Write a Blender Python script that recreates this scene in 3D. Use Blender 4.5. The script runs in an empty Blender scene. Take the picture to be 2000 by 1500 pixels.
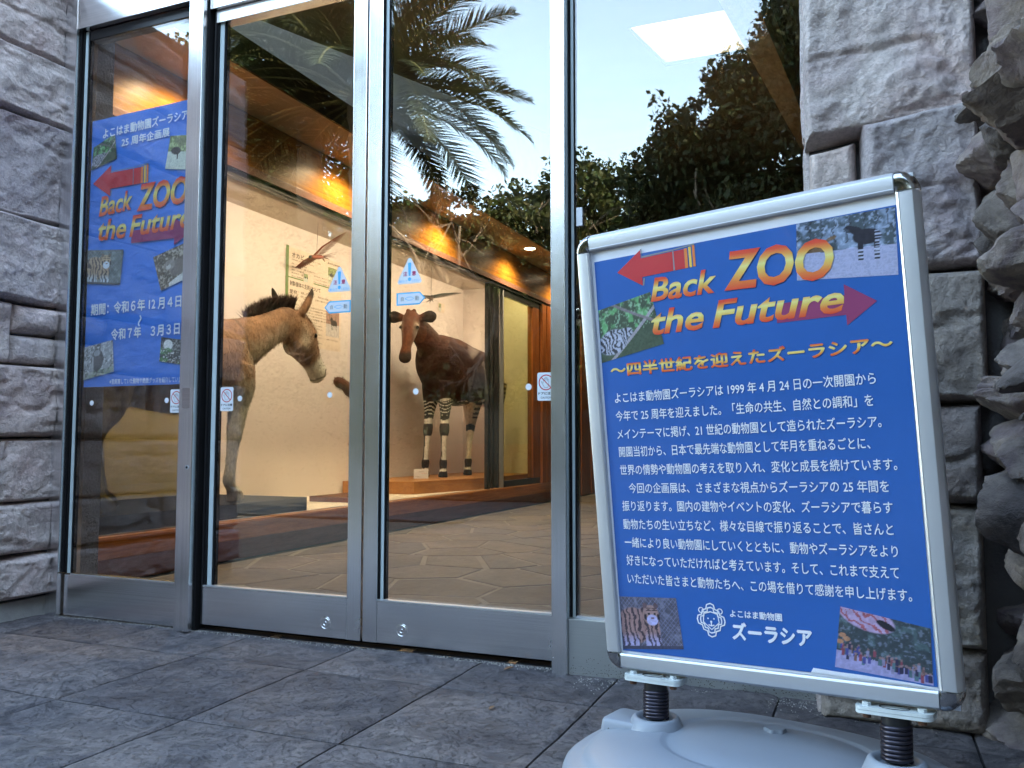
import bpy, bmesh, math, random
import numpy as np
from mathutils import Vector, Matrix
rad = math.radians
C = bpy.context.scene.collection
SC = bpy.context.scene
random.seed(5); RS = np.random.RandomState(11)

# ------------------------------------------------------------------ camera, world, sun
cam = bpy.data.cameras.new('camera'); co = bpy.data.objects.new('camera', cam); C.objects.link(co)
YAW, PITCH, ROLL = 0.394331, 0.0680985, 0.00049868
co.location = (0, -2.36034, 0.65)
fw = Vector((-math.sin(YAW)*math.cos(PITCH), math.cos(YAW)*math.cos(PITCH), math.sin(PITCH)))
r0 = Vector((math.cos(YAW), math.sin(YAW), 0)); u0 = r0.cross(fw)
rr = r0*math.cos(ROLL)+u0*math.sin(ROLL); uu = -r0*math.sin(ROLL)+u0*math.cos(ROLL)
co.matrix_world = Matrix.Translation(co.location) @ Matrix((rr, uu, -fw)).transposed().to_4x4()
cam.sensor_width = 36; cam.lens = 1664.15/2000*36; cam.clip_start = 0.02; cam.clip_end = 500
SC.camera = co
SUN_EL, SUN_AZ = 30.0, 72.0           # azimuth measured from +Y towards +X: low winter sun from the right, over the added shade bank
w = bpy.data.worlds.new('World'); SC.world = w; w.use_nodes = True
wn = w.node_tree.nodes; wl = w.node_tree.links
sky = wn.new('ShaderNodeTexSky'); sky.sky_type = 'NISHITA'; sky.sun_disc = False
sky.sun_elevation = rad(SUN_EL); sky.sun_rotation = rad(SUN_AZ); sky.air_density = 1.0; sky.dust_density = .25; sky.ozone_density = 1.9
bg = wn['Background']; bg.inputs[1].default_value = 0.15; wl.new(sky.outputs[0], bg.inputs[0])
sl = bpy.data.lights.new('sun', 'SUN'); sl.energy = 2.4; sl.angle = rad(0.5); sl.color = (1, .93, .82)
so = bpy.data.objects.new('sun', sl); C.objects.link(so)
sd = Vector((math.sin(rad(SUN_AZ))*math.cos(rad(SUN_EL)), math.cos(rad(SUN_AZ))*math.cos(rad(SUN_EL)), math.sin(rad(SUN_EL))))
so.rotation_euler = sd.to_track_quat('Z', 'Y').to_euler(); so.location = sd*20
vs = SC.view_settings; SC.display_settings.display_device = 'sRGB'
vs.view_transform = 'Standard'; vs.look = 'None'; vs.gamma = 1; vs.use_curve_mapping = False
vs.exposure = 4.3
vs.use_white_balance = True; vs.white_balance_temperature = 8900; vs.white_balance_tint = 6
SC.cycles.transparent_max_bounces = 24; SC.cycles.max_bounces = 10; SC.cycles.caustics_reflective = False
SC.cycles.use_denoising = True; SC.cycles.sample_clamp_indirect = 6

# ------------------------------------------------------------------ noise
def _h(i, j, k, s):
    n = (i*374761393 + j*668265263 + k*2147483647 + s*1442695041) & 0xffffffff
    n = ((n ^ (n >> 13))*1274126177) & 0xffffffff
    return ((n ^ (n >> 16)) & 0xffff)/65535.0
def vnoise(P, s=0):
    P = np.asarray(P, float); I = np.floor(P).astype(np.int64); F = P-I; F = F*F*(3-2*F)
    x, y, z = I[:, 0], I[:, 1], I[:, 2]; fx, fy, fz = F[:, 0], F[:, 1], F[:, 2]
    r = 0
    for a in (0, 1):
        for b in (0, 1):
            for c in (0, 1):
                r = r + _h(x+a, y+b, z+c, s)*(fx if a else 1-fx)*(fy if b else 1-fy)*(fz if c else 1-fz)
    return r*2-1
def fbm(P, o=4, s=0):
    P = np.asarray(P, float); r = 0; a = 1; t = 0
    for i in range(o): r = r+a*vnoise(P*2**i+i*17.3, s+i); t += a; a *= .5
    return r/t
def sstep(a, b, x):
    t = np.clip((np.asarray(x, float)-a)/(b-a), 0, 1); return t*t*(3-2*t)

# ------------------------------------------------------------------ objects
LOC = {}
def top(o, label, cat, group=None):
    o['label'] = label; o['category'] = cat
    if group: o['group'] = group
    return o
def thing(name, label, cat, loc=(0, 0, 0), group=None):
    o = bpy.data.objects.new(name, None); C.objects.link(o); o.location = loc; o.empty_display_size = .1
    LOC[o.name] = Vector(loc)
    return top(o, label, cat, group)
def mk(name, V, F, mat, parent=None, cols=None, attr=None, smooth=False, kind=None, label=None, mi=None, origin=None):
    me = bpy.data.meshes.new(name)
    L = LOC.get(parent.name, Vector()) if parent else Vector(origin or (0, 0, 0))
    V = np.asarray(V, float).reshape(-1, 3)-np.array(L)
    me.from_pydata(V.tolist(), [], [tuple(int(i) for i in f) for f in F])
    for m in (mat if isinstance(mat, (list, tuple)) else [mat]): me.materials.append(m)
    if mi is not None: me.polygons.foreach_set('material_index', mi)
    if smooth is not False:
        me.polygons.foreach_set('use_smooth', [True]*len(me.polygons))
        if smooth is not True: me.set_sharp_from_angle(angle=rad(smooth))
    if cols is not None:
        a = me.color_attributes.new('Col', 'FLOAT_COLOR', 'POINT')
        c = np.ones((len(V), 4)); c[:, :3] = cols; a.data.foreach_set('color', c.ravel())
    if attr is not None:
        a = me.attributes.new('gr', 'FLOAT', 'POINT'); a.data.foreach_set('value', np.asarray(attr, float))
    me.update()
    o = bpy.data.objects.new(name, me); C.objects.link(o)
    if parent: o.parent = parent
    else: o.location = L
    LOC[o.name] = L
    if kind: o['kind'] = kind
    if label: o['label'] = label
    return o
class G:                                   # geometry collector
    def __init__(s): s.V = []; s.F = []; s.M = []
    def add(s, V, F, m=0):
        n = len(s.V); s.V += [tuple(v) for v in V]; s.F += [tuple(i+n for i in f) for f in F]; s.M += [m]*len(F); return s
    def box(s, x0, x1, y0, y1, z0, z1, fr=None, m=0, ch=0.0):
        if ch > 0:
            bm = bmesh.new(); bmesh.ops.create_cube(bm, size=1)
            for v in bm.verts: v.co = Vector(((x0+x1)/2+v.co.x*(x1-x0), (y0+y1)/2+v.co.y*(y1-y0), (z0+z1)/2+v.co.z*(z1-z0)))
            bmesh.ops.bevel(bm, geom=list(bm.edges), offset=ch, segments=2, profile=.7, affect='EDGES')
            V = [v.co[:] for v in bm.verts]; F = [[v.index for v in f.verts] for f in bm.faces]; bm.free()
        else:
            V = [(x, y, z) for x in (x0, x1) for y in (y0, y1) for z in (z0, z1)]
            F = [(0, 1, 3, 2), (4, 6, 7, 5), (0, 4, 5, 1), (2, 3, 7, 6), (0, 2, 6, 4), (1, 5, 7, 3)]
        if fr is not None: V = [tuple(fr(*v)) for v in V]
        return s.add(V, F, m)
    def cyl(s, p, q, r, r2=None, n=16, m=0, caps=True):
        p, q = Vector(p), Vector(q); r2 = r if r2 is None else r2; d = (q-p).normalized()
        a = d.orthogonal().normalized(); b = d.cross(a); V = []
        for k, (c, R) in enumerate(((p, r), (q, r2))):
            for i in range(n):
                t = 2*math.pi*i/n; V.append(c+a*R*math.cos(t)+b*R*math.sin(t))
        F = [(i, (i+1) % n, n+(i+1) % n, n+i) for i in range(n)]
        if caps: F += [tuple(range(n))[::-1], tuple(range(n, 2*n))]
        return s.add(V, F, m)
    def tube(s, pts, r, n=8, m=0):
        pts = [Vector(p) for p in pts]; rs = r if isinstance(r, (list, tuple)) else [r]*len(pts)
        V = []; a = None
        for i, p in enumerate(pts):
            d = (pts[min(i+1, len(pts)-1)]-pts[max(i-1, 0)]).normalized()
            a = d.orthogonal().normalized() if a is None else (a-d*a.dot(d)).normalized()
            b = d.cross(a)
            V += [p+(a*math.cos(2*math.pi*k/n)+b*math.sin(2*math.pi*k/n))*rs[i] for k in range(n)]
        F = [(i*n+k, i*n+(k+1) % n, (i+1)*n+(k+1) % n, (i+1)*n+k) for i in range(len(pts)-1) for k in range(n)]
        F += [tuple(range(n))[::-1], tuple(range((len(pts)-1)*n, len(pts)*n))]
        return s.add(V, F, m)
    def lathe(s, prof, fr, n=32, m=0):       # prof: (r,h)
        V = [fr(r*math.cos(2*math.pi*k/n), r*math.sin(2*math.pi*k/n), h) for r, h in prof for k in range(n)]
        F = [(i*n+k, i*n+(k+1) % n, (i+1)*n+(k+1) % n, (i+1)*n+k) for i in range(len(prof)-1) for k in range(n)]
        F.append(tuple(range((len(prof)-1)*n, len(prof)*n)))
        return s.add(V, F, m)
    def mk(s, name, mat, parent=None, **k):
        if isinstance(mat, (list, tuple)): k['mi'] = s.M
        return mk(name, s.V, s.F, mat, parent, **k)
def B(name, b, mat, parent=None, ch=0.0, **k): return G().box(*b, ch=ch).mk(name, mat, parent, **k)
def grid_faces(nu, nv, off=0): return [(off+i*nv+j, off+(i+1)*nv+j, off+(i+1)*nv+j+1, off+i*nv+j+1) for i in range(nu-1) for j in range(nv-1)]

# ------------------------------------------------------------------ materials
def mat(name):
    m = bpy.data.materials.new(name); m.use_nodes = True
    return m, m.node_tree.nodes, m.node_tree.links, m.node_tree.nodes['Principled BSDF']
def ramp(n, l, src, stops):
    r = n.new('ShaderNodeValToRGB'); e = r.color_ramp.elements
    while len(e) < len(stops): e.new(.5)
    for i, (p, c) in enumerate(stops): e[i].position = p; e[i].color = (*c, 1)
    l.new(src, r.inputs[0]); return r.outputs[0]
def coords(n, l, scale=(1, 1, 1), rnd=False, space='Object'):
    tc = n.new('ShaderNodeTexCoord'); mp = n.new('ShaderNodeMapping'); mp.inputs['Scale'].default_value = scale
    l.new(tc.outputs[space], mp.inputs[0])
    if rnd:
        oi = n.new('ShaderNodeObjectInfo'); mu = n.new('ShaderNodeMath'); mu.operation = 'MULTIPLY'; mu.inputs[1].default_value = 37
        l.new(oi.outputs['Random'], mu.inputs[0]); l.new(mu.outputs[0], mp.inputs['Location'])
    return mp.outputs[0]
def noise(n, l, v, sc, det=6, rough=.55, dist=0):
    t = n.new('ShaderNodeTexNoise'); t.inputs['Scale'].default_value = sc; t.inputs['Detail'].default_value = det
    t.inputs['Roughness'].default_value = rough; t.inputs['Distortion'].default_value = dist; l.new(v, t.inputs['Vector']); return t.outputs[0]
def math_(n, l, op, a, b=None):
    t = n.new('ShaderNodeMath'); t.operation = op
    for i, x in enumerate((a, b)):
        if x is None: continue
        if isinstance(x, (int, float)): t.inputs[i].default_value = x
        else: l.new(x, t.inputs[i])
    return t.outputs[0]
def mix(n, l, f, a, b, mode='MIX'):
    t = n.new('ShaderNodeMix'); t.data_type = 'RGBA'; t.blend_type = mode
    for i, x in ((0, f), (6, a), (7, b)):
        if isinstance(x, (int, float)): t.inputs[i].default_value = x
        elif isinstance(x, tuple): t.inputs[i].default_value = (*x, 1)
        else: l.new(x, t.inputs[i])
    return t.outputs[2]
def bump(n, l, p, h, dist, strength=1.0, prev=None):
    b = n.new('ShaderNodeBump'); b.inputs['Distance'].default_value = dist; b.inputs['Strength'].default_value = strength
    l.new(h, b.inputs['Height'])
    if prev is not None: l.new(prev, b.inputs['Normal'])
    l.new(b.outputs[0], p.inputs['Normal']); return b.outputs[0]
def simple(name, col, rough=.5, metal=0, var=.12, sc=8, bd=0, bs=60, scale=(1, 1, 1), coat=0, spec=None):
    m, n, l, p = mat(name); v = coords(n, l, scale)
    c = ramp(n, l, noise(n, l, v, sc), [(.3, tuple(x*(1-var) for x in col)), (.7, tuple(min(1, x*(1+var)) for x in col))])
    l.new(c, p.inputs['Base Color']); p.inputs['Roughness'].default_value = rough; p.inputs['Metallic'].default_value = metal
    if coat: p.inputs['Coat Weight'].default_value = coat; p.inputs['Coat Roughness'].default_value = .08
    if spec is not None: p.inputs['Specular IOR Level'].default_value = spec
    if bd: bump(n, l, p, noise(n, l, v, bs), bd)
    return m
def stone_mat(name, cols, sc=3.0, fine=90, bd=.004, rough=.85, lich=None):
    m, n, l, p = mat(name); v = coords(n, l, rnd=True)
    a = noise(n, l, v, sc, 5, .6, .6); b = noise(n, l, v, sc*7, 6, .65)
    base = ramp(n, l, a, cols)
    base = mix(n, l, .5, base, ramp(n, l, b, [(.28, (.45, .44, .45)), (.5, (1, 1, 1)), (.75, (1.25, 1.22, 1.2))]), 'MULTIPLY')
    oi = n.new('ShaderNodeObjectInfo')
    base = mix(n, l, 1.0, base, ramp(n, l, oi.outputs['Random'], [(0, (.78, .78, .82)), (.5, (1, .98, .97)), (1, (1.15, 1.08, 1.02))]), 'MULTIPLY')
    f = noise(n, l, v, fine, 5, .7)
    base = mix(n, l, .6, base, ramp(n, l, f, [(.3, (.55, .53, .53)), (.55, (1.05, 1.05, 1.05)), (.8, (1.3, 1.3, 1.3))]), 'MULTIPLY')
    l.new(base, p.inputs['Base Color']); p.inputs['Roughness'].default_value = rough
    b1 = bump(n, l, p, noise(n, l, v, fine*.35, 6, .7, .3), bd*2.2)
    bump(n, l, p, f, bd, prev=b1)
    return m
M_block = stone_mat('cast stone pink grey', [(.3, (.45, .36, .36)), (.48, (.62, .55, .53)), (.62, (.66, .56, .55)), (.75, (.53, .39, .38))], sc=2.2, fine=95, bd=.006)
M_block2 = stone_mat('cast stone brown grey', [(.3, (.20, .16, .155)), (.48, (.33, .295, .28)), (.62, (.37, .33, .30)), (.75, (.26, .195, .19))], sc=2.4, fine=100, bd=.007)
M_rock = stone_mat('split rock', [(.30, (.06, .048, .048)), (.45, (.21, .175, .155)), (.55, (.13, .10, .108)), (.70, (.32, .28, .24))], sc=2.6, fine=45, bd=.005)
M_mortar = simple('grey mortar', (.13, .12, .118), .95, bd=.003, bs=150)
def slate_mat():
    m, n, l, p = mat('charcoal slate'); v = coords(n, l, rnd=True)
    a = noise(n, l, v, 3.2, 6, .6, .5)
    base = ramp(n, l, a, [(.3, (.055, .052, .060)), (.46, (.100, .096, .104)), (.56, (.135, .125, .128)), (.64, (.078, .075, .083)), (.8, (.155, .14, .138))])
    e = noise(n, l, v, 13, 9, .72, .25)
    base = mix(n, l, .5, base, ramp(n, l, e, [(.36, (.42, .42, .45)), (.48, (.85, .85, .87)), (.53, (1.75, 1.7, 1.68)), (.57, (.9, .9, .93))]), 'MULTIPLY')
    oi = n.new('ShaderNodeObjectInfo')
    base = mix(n, l, 1., base, ramp(n, l, oi.outputs['Random'], [(0, (.72, .70, .73)), (.5, (1.0, .97, .97)), (1, (1.22, 1.13, 1.08))]), 'MULTIPLY')
    l.new(base, p.inputs['Base Color'])
    l.new(ramp(n, l, e, [(.3, (.62,)*3), (.7, (.88,)*3)]), p.inputs['Roughness']); p.inputs['Specular IOR Level'].default_value = .3
    t = ramp(n, l, noise(n, l, v, 8, 9, .66, .35), [(.36, (0, 0, 0)), (.40, (.3,)*3), (.48, (.35,)*3), (.50, (.62,)*3), (.58, (.66,)*3), (.60, (1, 1, 1))])
    b1 = bump(n, l, p, t, .009); bump(n, l, p, noise(n, l, v, 60, 7, .75), .006, prev=b1)
    return m
M_slate = slate_mat()
M_joint = simple('dark slab joint', (.035, .032, .035), .95, bd=.002, bs=200)
M_flag = stone_mat('brown flagstone', [(.3, (.085, .07, .062)), (.5, (.14, .115, .10)), (.7, (.18, .15, .125))], sc=1.5, fine=40, bd=.0012, rough=.6)
M_flagj = simple('pale flagstone mortar', (.26, .235, .20), .9, bd=.002, bs=120)
def steel(name, col=(.86, .87, .89), rough=.24, scale=(260, 260, 1.2), amp=.10):
    m, n, l, p = mat(name); v = coords(n, l, scale)
    h = noise(n, l, v, 1.0, 4, .6)
    g = noise(n, l, coords(n, l), 5, 5, .6)
    c = ramp(n, l, h, [(.3, tuple(x*(1-amp) for x in col)), (.7, tuple(x*(1+amp) for x in col))])
    l.new(c, p.inputs['Base Color']); p.inputs['Metallic'].default_value = 1
    l.new(math_(n, l, 'ADD', math_(n, l, 'MULTIPLY', h, .1), math_(n, l, 'MULTIPLY_ADD', g, .14)) if False else math_(n, l, 'ADD', math_(n, l, 'MULTIPLY', g, .16), rough-.08), p.inputs['Roughness'])
    bump(n, l, p, h, .00012)
    return m
M_steelv = steel('brushed steel vertical')
M_steelh = steel('brushed steel horizontal', scale=(1.2, 260, 260))
M_steeld = steel('dark brushed steel', (.40, .41, .43), .2)
M_dark = simple('dark bronze frame', (.022, .022, .024), .35, metal=.4, var=.2)
M_gasket = simple('black rubber gasket', (.010, .010, .011), .8, spec=.1)
M_bead = simple('pale green glazing bead', (.50, .60, .62), .25, var=.05)
M_alu = steel('satin aluminium', (.58, .60, .64), .42, scale=(8, 8, 8), amp=.02)
M_alu.node_tree.nodes['Principled BSDF'].inputs['Metallic'].default_value = .72
M_chrome = simple('chromed plastic corner', (.42, .43, .45), .12, metal=1, var=.1)
M_white = simple('white paint', (.78, .78, .76), .5, var=.03)
def glass(name, r0=.075, tint=(1, 1, 1), rough=0.0, wav=0):
    m = bpy.data.materials.new(name); m.use_nodes = True; n = m.node_tree.nodes; l = m.node_tree.links; n.clear()
    o = n.new('ShaderNodeOutputMaterial'); mx = n.new('ShaderNodeMixShader'); tr = n.new('ShaderNodeBsdfTransparent'); gl = n.new('ShaderNodeBsdfGlossy')
    tr.inputs[0].default_value = (*tint, 1); gl.inputs['Roughness'].default_value = rough; gl.inputs[0].default_value = (1, 1, 1, 1)
    ge = n.new('ShaderNodeNewGeometry'); vm = n.new('ShaderNodeVectorMath'); vm.operation = 'DOT_PRODUCT'
    l.new(ge.outputs['Incoming'], vm.inputs[0]); l.new(ge.outputs['Normal'], vm.inputs[1])
    c = math_(n, l, 'ABSOLUTE', vm.outputs['Value']); k = math_(n, l, 'POWER', math_(n, l, 'SUBTRACT', 1.0, c), 5.0)
    f = math_(n, l, 'ADD', math_(n, l, 'MULTIPLY', k, 1-r0), r0)
    l.new(f, mx.inputs[0]); l.new(tr.outputs[0], mx.inputs[1]); l.new(gl.outputs[0], mx.inputs[2]); l.new(mx.outputs[0], o.inputs[0])
    if wav:
        v = coords(n, l); b = n.new('ShaderNodeBump'); b.inputs['Distance'].default_value = wav
        l.new(noise(n, l, v, 2.2, 2, .4), b.inputs['Height']); l.new(b.outputs[0], gl.inputs['Normal'])
    return m
M_glass = glass('clear door glass', .088, (.985, .995, .99), wav=.0006)
M_glassin = glass('green display case glass', .05, (.80, .84, .62))
M_glassclear = glass('clear display case glass', .022, (.99, 1, .99))
M_cover = glass('clear plastic poster cover', .018, (.99, .99, 1), .03, wav=.012)
def wood(name, c1, c2, rough=.38, scale=(1, 1, 14), coat=.15):
    m, n, l, p = mat(name); v = coords(n, l, scale)
    h = noise(n, l, v, 2.6, 8, .6, .7)
    c = ramp(n, l, h, [(.3, c1), (.48, tuple((a+b)/2 for a, b in zip(c1, c2))), (.7, c2)])
    c = mix(n, l, .5, c, ramp(n, l, noise(n, l, v, 22, 4, .6), [(.35, (.7, .66, .62)), (.6, (1.1, 1.1, 1.1))]), 'MULTIPLY')
    l.new(c, p.inputs['Base Color']); p.inputs['Roughness'].default_value = rough
    p.inputs['Coat Weight'].default_value = coat*.3; p.inputs['Coat Roughness'].default_value = .3; p.inputs['Specular IOR Level'].default_value = .10
    bump(n, l, p, h, .0006)
    return m
M_wood = wood('varnished red wood', (.32, .10, .03), (.60, .22, .075), scale=(14, 1, 14))
M_woodv = wood('varnished red wood upright', (.20, .055, .018), (.38, .12, .04), scale=(14, 14, 1))
M_fascia = wood('amber fascia wood', (.20, .07, .014), (.42, .17, .03), rough=.36, scale=(14, .8, 14), coat=.2)
M_plinth = wood('orange plinth wood', (.42, .17, .06), (.58, .26, .09), scale=(9, 1, 9), coat=.2)
M_redwood = wood('dark red plinth wood', (.12, .03, .015), (.22, .06, .03), scale=(9, 1, 9))
M_beam = wood('pale timber beam', (.55, .44, .31), (.82, .70, .54), rough=.5, scale=(9, .7, 9), coat=.1)
M_darkboard = wood('dark brown board', (.045, .028, .018), (.085, .055, .035), rough=.6, scale=(9, .8, 9), coat=0)
M_black = simple('black satin plinth', (.006, .006, .007), .55, spec=.05)
M_case = simple('cream case wall', (.80, .70, .645), .8, var=.03, sc=1.5)
M_caseceil = simple('beige case ceiling', (.62, .54, .46), .8, var=.04)
M_casefloor = simple('cream case floor', (.82, .70, .56), .7, var=.03)
M_soffit = simple('beige soffit', (.42, .32, .22), .6, var=.06, sc=2)
M_ceil = simple('brown lobby ceiling', (.22, .18, .135), .8, var=.10, sc=1)
M_upper = simple('pale blue grey upper wall', (.52, .57, .58), .8, var=.05)
M_lobby = simple('olive lobby wall', (.16, .13, .09), .8, var=.1)
M_concrete = simple('grey concrete return', (.34, .36, .35), .8, var=.08, bd=.001)
def emis(name, col, s):
    m, n, l, p = mat(name); p.inputs['Base Color'].default_value = (.8, .8, .8, 1)
    p.inputs['Emission Color'].default_value = (*col, 1); p.inputs['Emission Strength'].default_value = s; return m
M_lamp = emis('lit downlight diffuser', (1, .92, .8), 1.6)
M_tube = emis('lit case tube', (1, .94, .90), 2.35)
def vcol(name, rough=.5, bd=0, bs=120, scale=(1, 1, 1), spec=.5, coat=0, fur=False):
    m, n, l, p = mat(name); a = n.new('ShaderNodeVertexColor'); a.layer_name = 'Col'
    c = a.outputs[0]
    if fur:
        v = coords(n, l, scale); h = noise(n, l, v, bs, 6, .7, .5)
        c = mix(n, l, .8, c, ramp(n, l, h, [(.3, (.5, .48, .46)), (.52, (1, 1, 1)), (.75, (1.45, 1.42, 1.4))]), 'MULTIPLY')
        p.inputs['Sheen Weight'].default_value = .05; p.inputs['Sheen Roughness'].default_value = .5
        bump(n, l, p, h, bd)
    elif bd: bump(n, l, p, noise(n, l, coords(n, l, scale), bs, 5, .6), bd)
    l.new(c, p.inputs['Base Color']); p.inputs['Roughness'].default_value = rough
    p.inputs['Specular IOR Level'].default_value = spec; p.inputs['Coat Weight'].default_value = coat
    return m
M_print = vcol('printed photograph', .5, spec=.3)
M_fur = vcol('donkey coat', .85, .004, 75, (1, 1, .45), .15, fur=True)
M_fur2 = vcol('okapi coat', .7, .0015, 60, (1, 1, .5), .15, fur=True)
M_feather = vcol('feathers', .5, .001, 90)
def poster_mat(name, col, wr=0.004, rough=.35, coat=.3):
    m, n, l, p = mat(name); v = coords(n, l)
    l.new(ramp(n, l, noise(n, l, v, 2), [(.3, tuple(x*.93 for x in col)), (.7, tuple(x*1.07 for x in col))]), p.inputs['Base Color'])
    p.inputs['Roughness'].default_value = rough; p.inputs['Coat Weight'].default_value = coat; p.inputs['Coat Roughness'].default_value = .1
    bump(n, l, p, noise(n, l, coords(n, l, (1, 1, 2.2)), 9, 4, .5, .8), wr)
    return m
M_blue = poster_mat('blue poster print', (.002, .115, .42), .0006)
M_blue2 = poster_mat('wrinkled blue poster print', (.03, .22, .74), .006)
M_lw = simple('white print', (.80, .84, .90), .5, var=.01)
M_lk = simple('black print', (.03, .03, .035), .5, var=.05)
M_lbr = simple('dark brown print', (.09, .05, .03), .5, var=.05)
M_red = simple('red print', (.62, .03, .04), .45, var=.04)
M_mag = simple('crimson print', (.55, .02, .12), .45, var=.04)
M_cy = simple('sky blue print', (.05, .50, .85), .45, var=.03)
M_gr = simple('grey print', (.25, .28, .30), .45, var=.03)
M_green = simple('green print', (.13, .22, .06), .5, var=.05)
M_purple = simple('purple arrow print', (.30, .035, .13), .5, var=.05)
M_stk = simple('white sticker', (.80, .84, .88), .4, var=.01)
M_orange = simple('orange print', (.80, .22, .05), .5, var=.03)
M_yel = simple('yellow print', (.85, .55, .08), .5, var=.03)
def grad(name, stops):
    m, n, l, p = mat(name); a = n.new('ShaderNodeAttribute'); a.attribute_name = 'gr'
    l.new(ramp(n, l, a.outputs['Fac'], stops), p.inputs['Base Color']); p.inputs['Roughness'].default_value = .5; return m
M_grad = grad('red yellow gradient print', [(0, (.80, .05, .02)), (.22, (.82, .20, .04)), (.45, (.80, .55, .12)), (.58, (.80, .72, .26)), (.74, (.82, .36, .07)), (.9, (.80, .08, .03)), (1, (.78, .05, .03))])
M_plast = simple('pale blue grey plastic', (.22, .255, .305), .42, var=.05, sc=4, bd=.0002, bs=300)
M_spring = simple('dark coiled steel', (.05, .045, .06), .30, metal=.8, var=.3, sc=30)
M_rust = simple('rusty bolt', (.12, .05, .03), .7, metal=.3, var=.4, sc=60)
M_galv = simple('painted steel bracket', (.50, .55, .56), .4, var=.12, sc=20)

# ------------------------------------------------------------------ ground and slabs
gd = mk('ground', [(-60, -60, -.035), (60, -60, -.035), (60, 60, -.035), (-60, 60, -.035)], [(0, 1, 2, 3)],
        simple('brown earth', (.09, .075, .055), .95, var=.3, sc=.6, bd=.02, bs=4), kind='structure')
st0 = B('forecourt', (-30, 6, -24, -4.02, -.032, -.014), simple('dark asphalt forecourt', (.035, .034, .033), .9, var=.25, sc=3, bd=.004, bs=90), kind='structure')
pv = B('pavement', (-3.05, 3.2, -4.0, .02, -.03, -.0125), M_joint, kind='structure')
xs_ = [-3.02, -2.755, -2.335, -1.925, -1.507, -1.075, -.650, -.225, .20, .625, 1.05, 1.48, 1.9]
ys_ = [.0, -.285, -.755, -1.22, -1.69, -2.15, -2.62, -3.08, -3.55, -4.0]
def slab(x0, x1, y0, y1, i, near):
    n = 44 if near else 8
    u = np.linspace(0, 1, n); U, W = np.meshgrid(u, u, indexing='ij')
    g = .0028
    X = x0+g+(x1-x0-2*g)*U; Y = y0+g+(y1-y0-2*g)*W
    wob = fbm(np.c_[X.ravel()*6, Y.ravel()*6, np.full(n*n, 3.)], 3, 5).reshape(n, n)
    D = np.minimum(np.minimum(X-x0, x1-X), np.minimum(Y-y0, y1-Y))
    P = np.c_[(X.ravel()+i*3.7)*3.4, Y.ravel()*3.4, np.full(n*n, i*1.3)]
    h = 1.3*fbm(P+.6*np.c_[fbm(P*1.7, 3, 9), fbm(P*1.7, 3, 19), np.zeros(n*n)], 5, 2).reshape(n, n)
    t = h*5.5; ter = (np.floor(t)+sstep(.30, .55, t-np.floor(t)))/5.5
    Z = .021*ter*sstep(0, .06, D+.01*wob)-.006*(1-np.clip((D+.004*wob)/.012, 0, 1))**2+.0012*wob
    Z = np.clip(Z, -.0100, .010)
    V = np.c_[X.ravel(), Y.ravel(), Z.ravel()]; F = grid_faces(n, n)
    idx = lambda a, b: a*n+b
    ring = [idx(a, 0) for a in range(n)]+[idx(n-1, b) for b in range(1, n)]+[idx(a, n-1) for a in range(n-2, -1, -1)]+[idx(0, b) for b in range(n-2, 0, -1)]
    base = len(V); V = np.vstack([V, np.c_[V[ring][:, :2], np.full(len(ring), -.02)]])
    m = len(ring); F += [(ring[k], base+k, base+(k+1) % m, ring[(k+1) % m]) for k in range(m)]
    mk('paving_slab', V, F, M_slate, pv, smooth=60)
k = 0
for a in range(len(xs_)-1):
    for b in range(len(ys_)-1):
        k += 1
        j = .004*math.sin(k*2.1)
        slab(xs_[a], xs_[a+1], ys_[b+1], ys_[b]-(.006 if b == 0 else 0), k, ys_[b] > -1.3 and a < 9)
# sand and grit line in front of the frame
g = G()
for i in range(2600):
    x = random.uniform(-2.85, .15); s = random.uniform(.0006, .0024); y = -.012-abs(random.gauss(0, .016 if x < -.75 else .05))
    if x > -.75: y -= .05
    g.add([(x-s, y, .001), (x+s, y-s*.4, .001), (x+s*.3, y+s, .001), (x, y, .001+s*1.1)], [(0, 1, 3), (1, 2, 3), (2, 0, 3)])
g.mk('grit', simple('pale sand grains', (.42, .40, .37), .9, var=.4, sc=300), kind='stuff', label='loose pale grit along the foot of the door frame')
def leaf_litter(x, y, r, s, col, label):
    V = []; n = 9
    for i in range(n):
        t = i/(n-1); wd = s*.28*math.sin(math.pi*min(1, t*1.02+.02))**.8
        for e in (-1, 0, 1):
            p = Vector(((t-.5)*s, e*wd, .004+.18*s*(abs(e)*.9)*abs(math.sin(3*t))+.15*s*t*t))
            p = Matrix.Rotation(r, 3, 'Z') @ p; V.append((x+p.x, y+p.y, p.z))
    F = grid_faces(n, 3)
    o = mk('dry_leaf', V, F, simple('dry leaf', col, .8, var=.25, sc=80), smooth=True); top(o, label, 'leaf', 'dry leaves on the paving'); return o
leaf_litter(-.96, -.075, .7, .03, (.20, .10, .05), 'small curled brown leaf on the paving in front of the right sliding door')
leaf_litter(-1.47, -.03, .2, .018, (.05, .04, .035), 'tiny dark bit of leaf at the meeting point of the two doors')
leaf_litter(-.86, -.42, 1.2, .02, (.24, .13, .07), 'tiny russet leaf on the slab left of the grey sign base')

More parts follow.
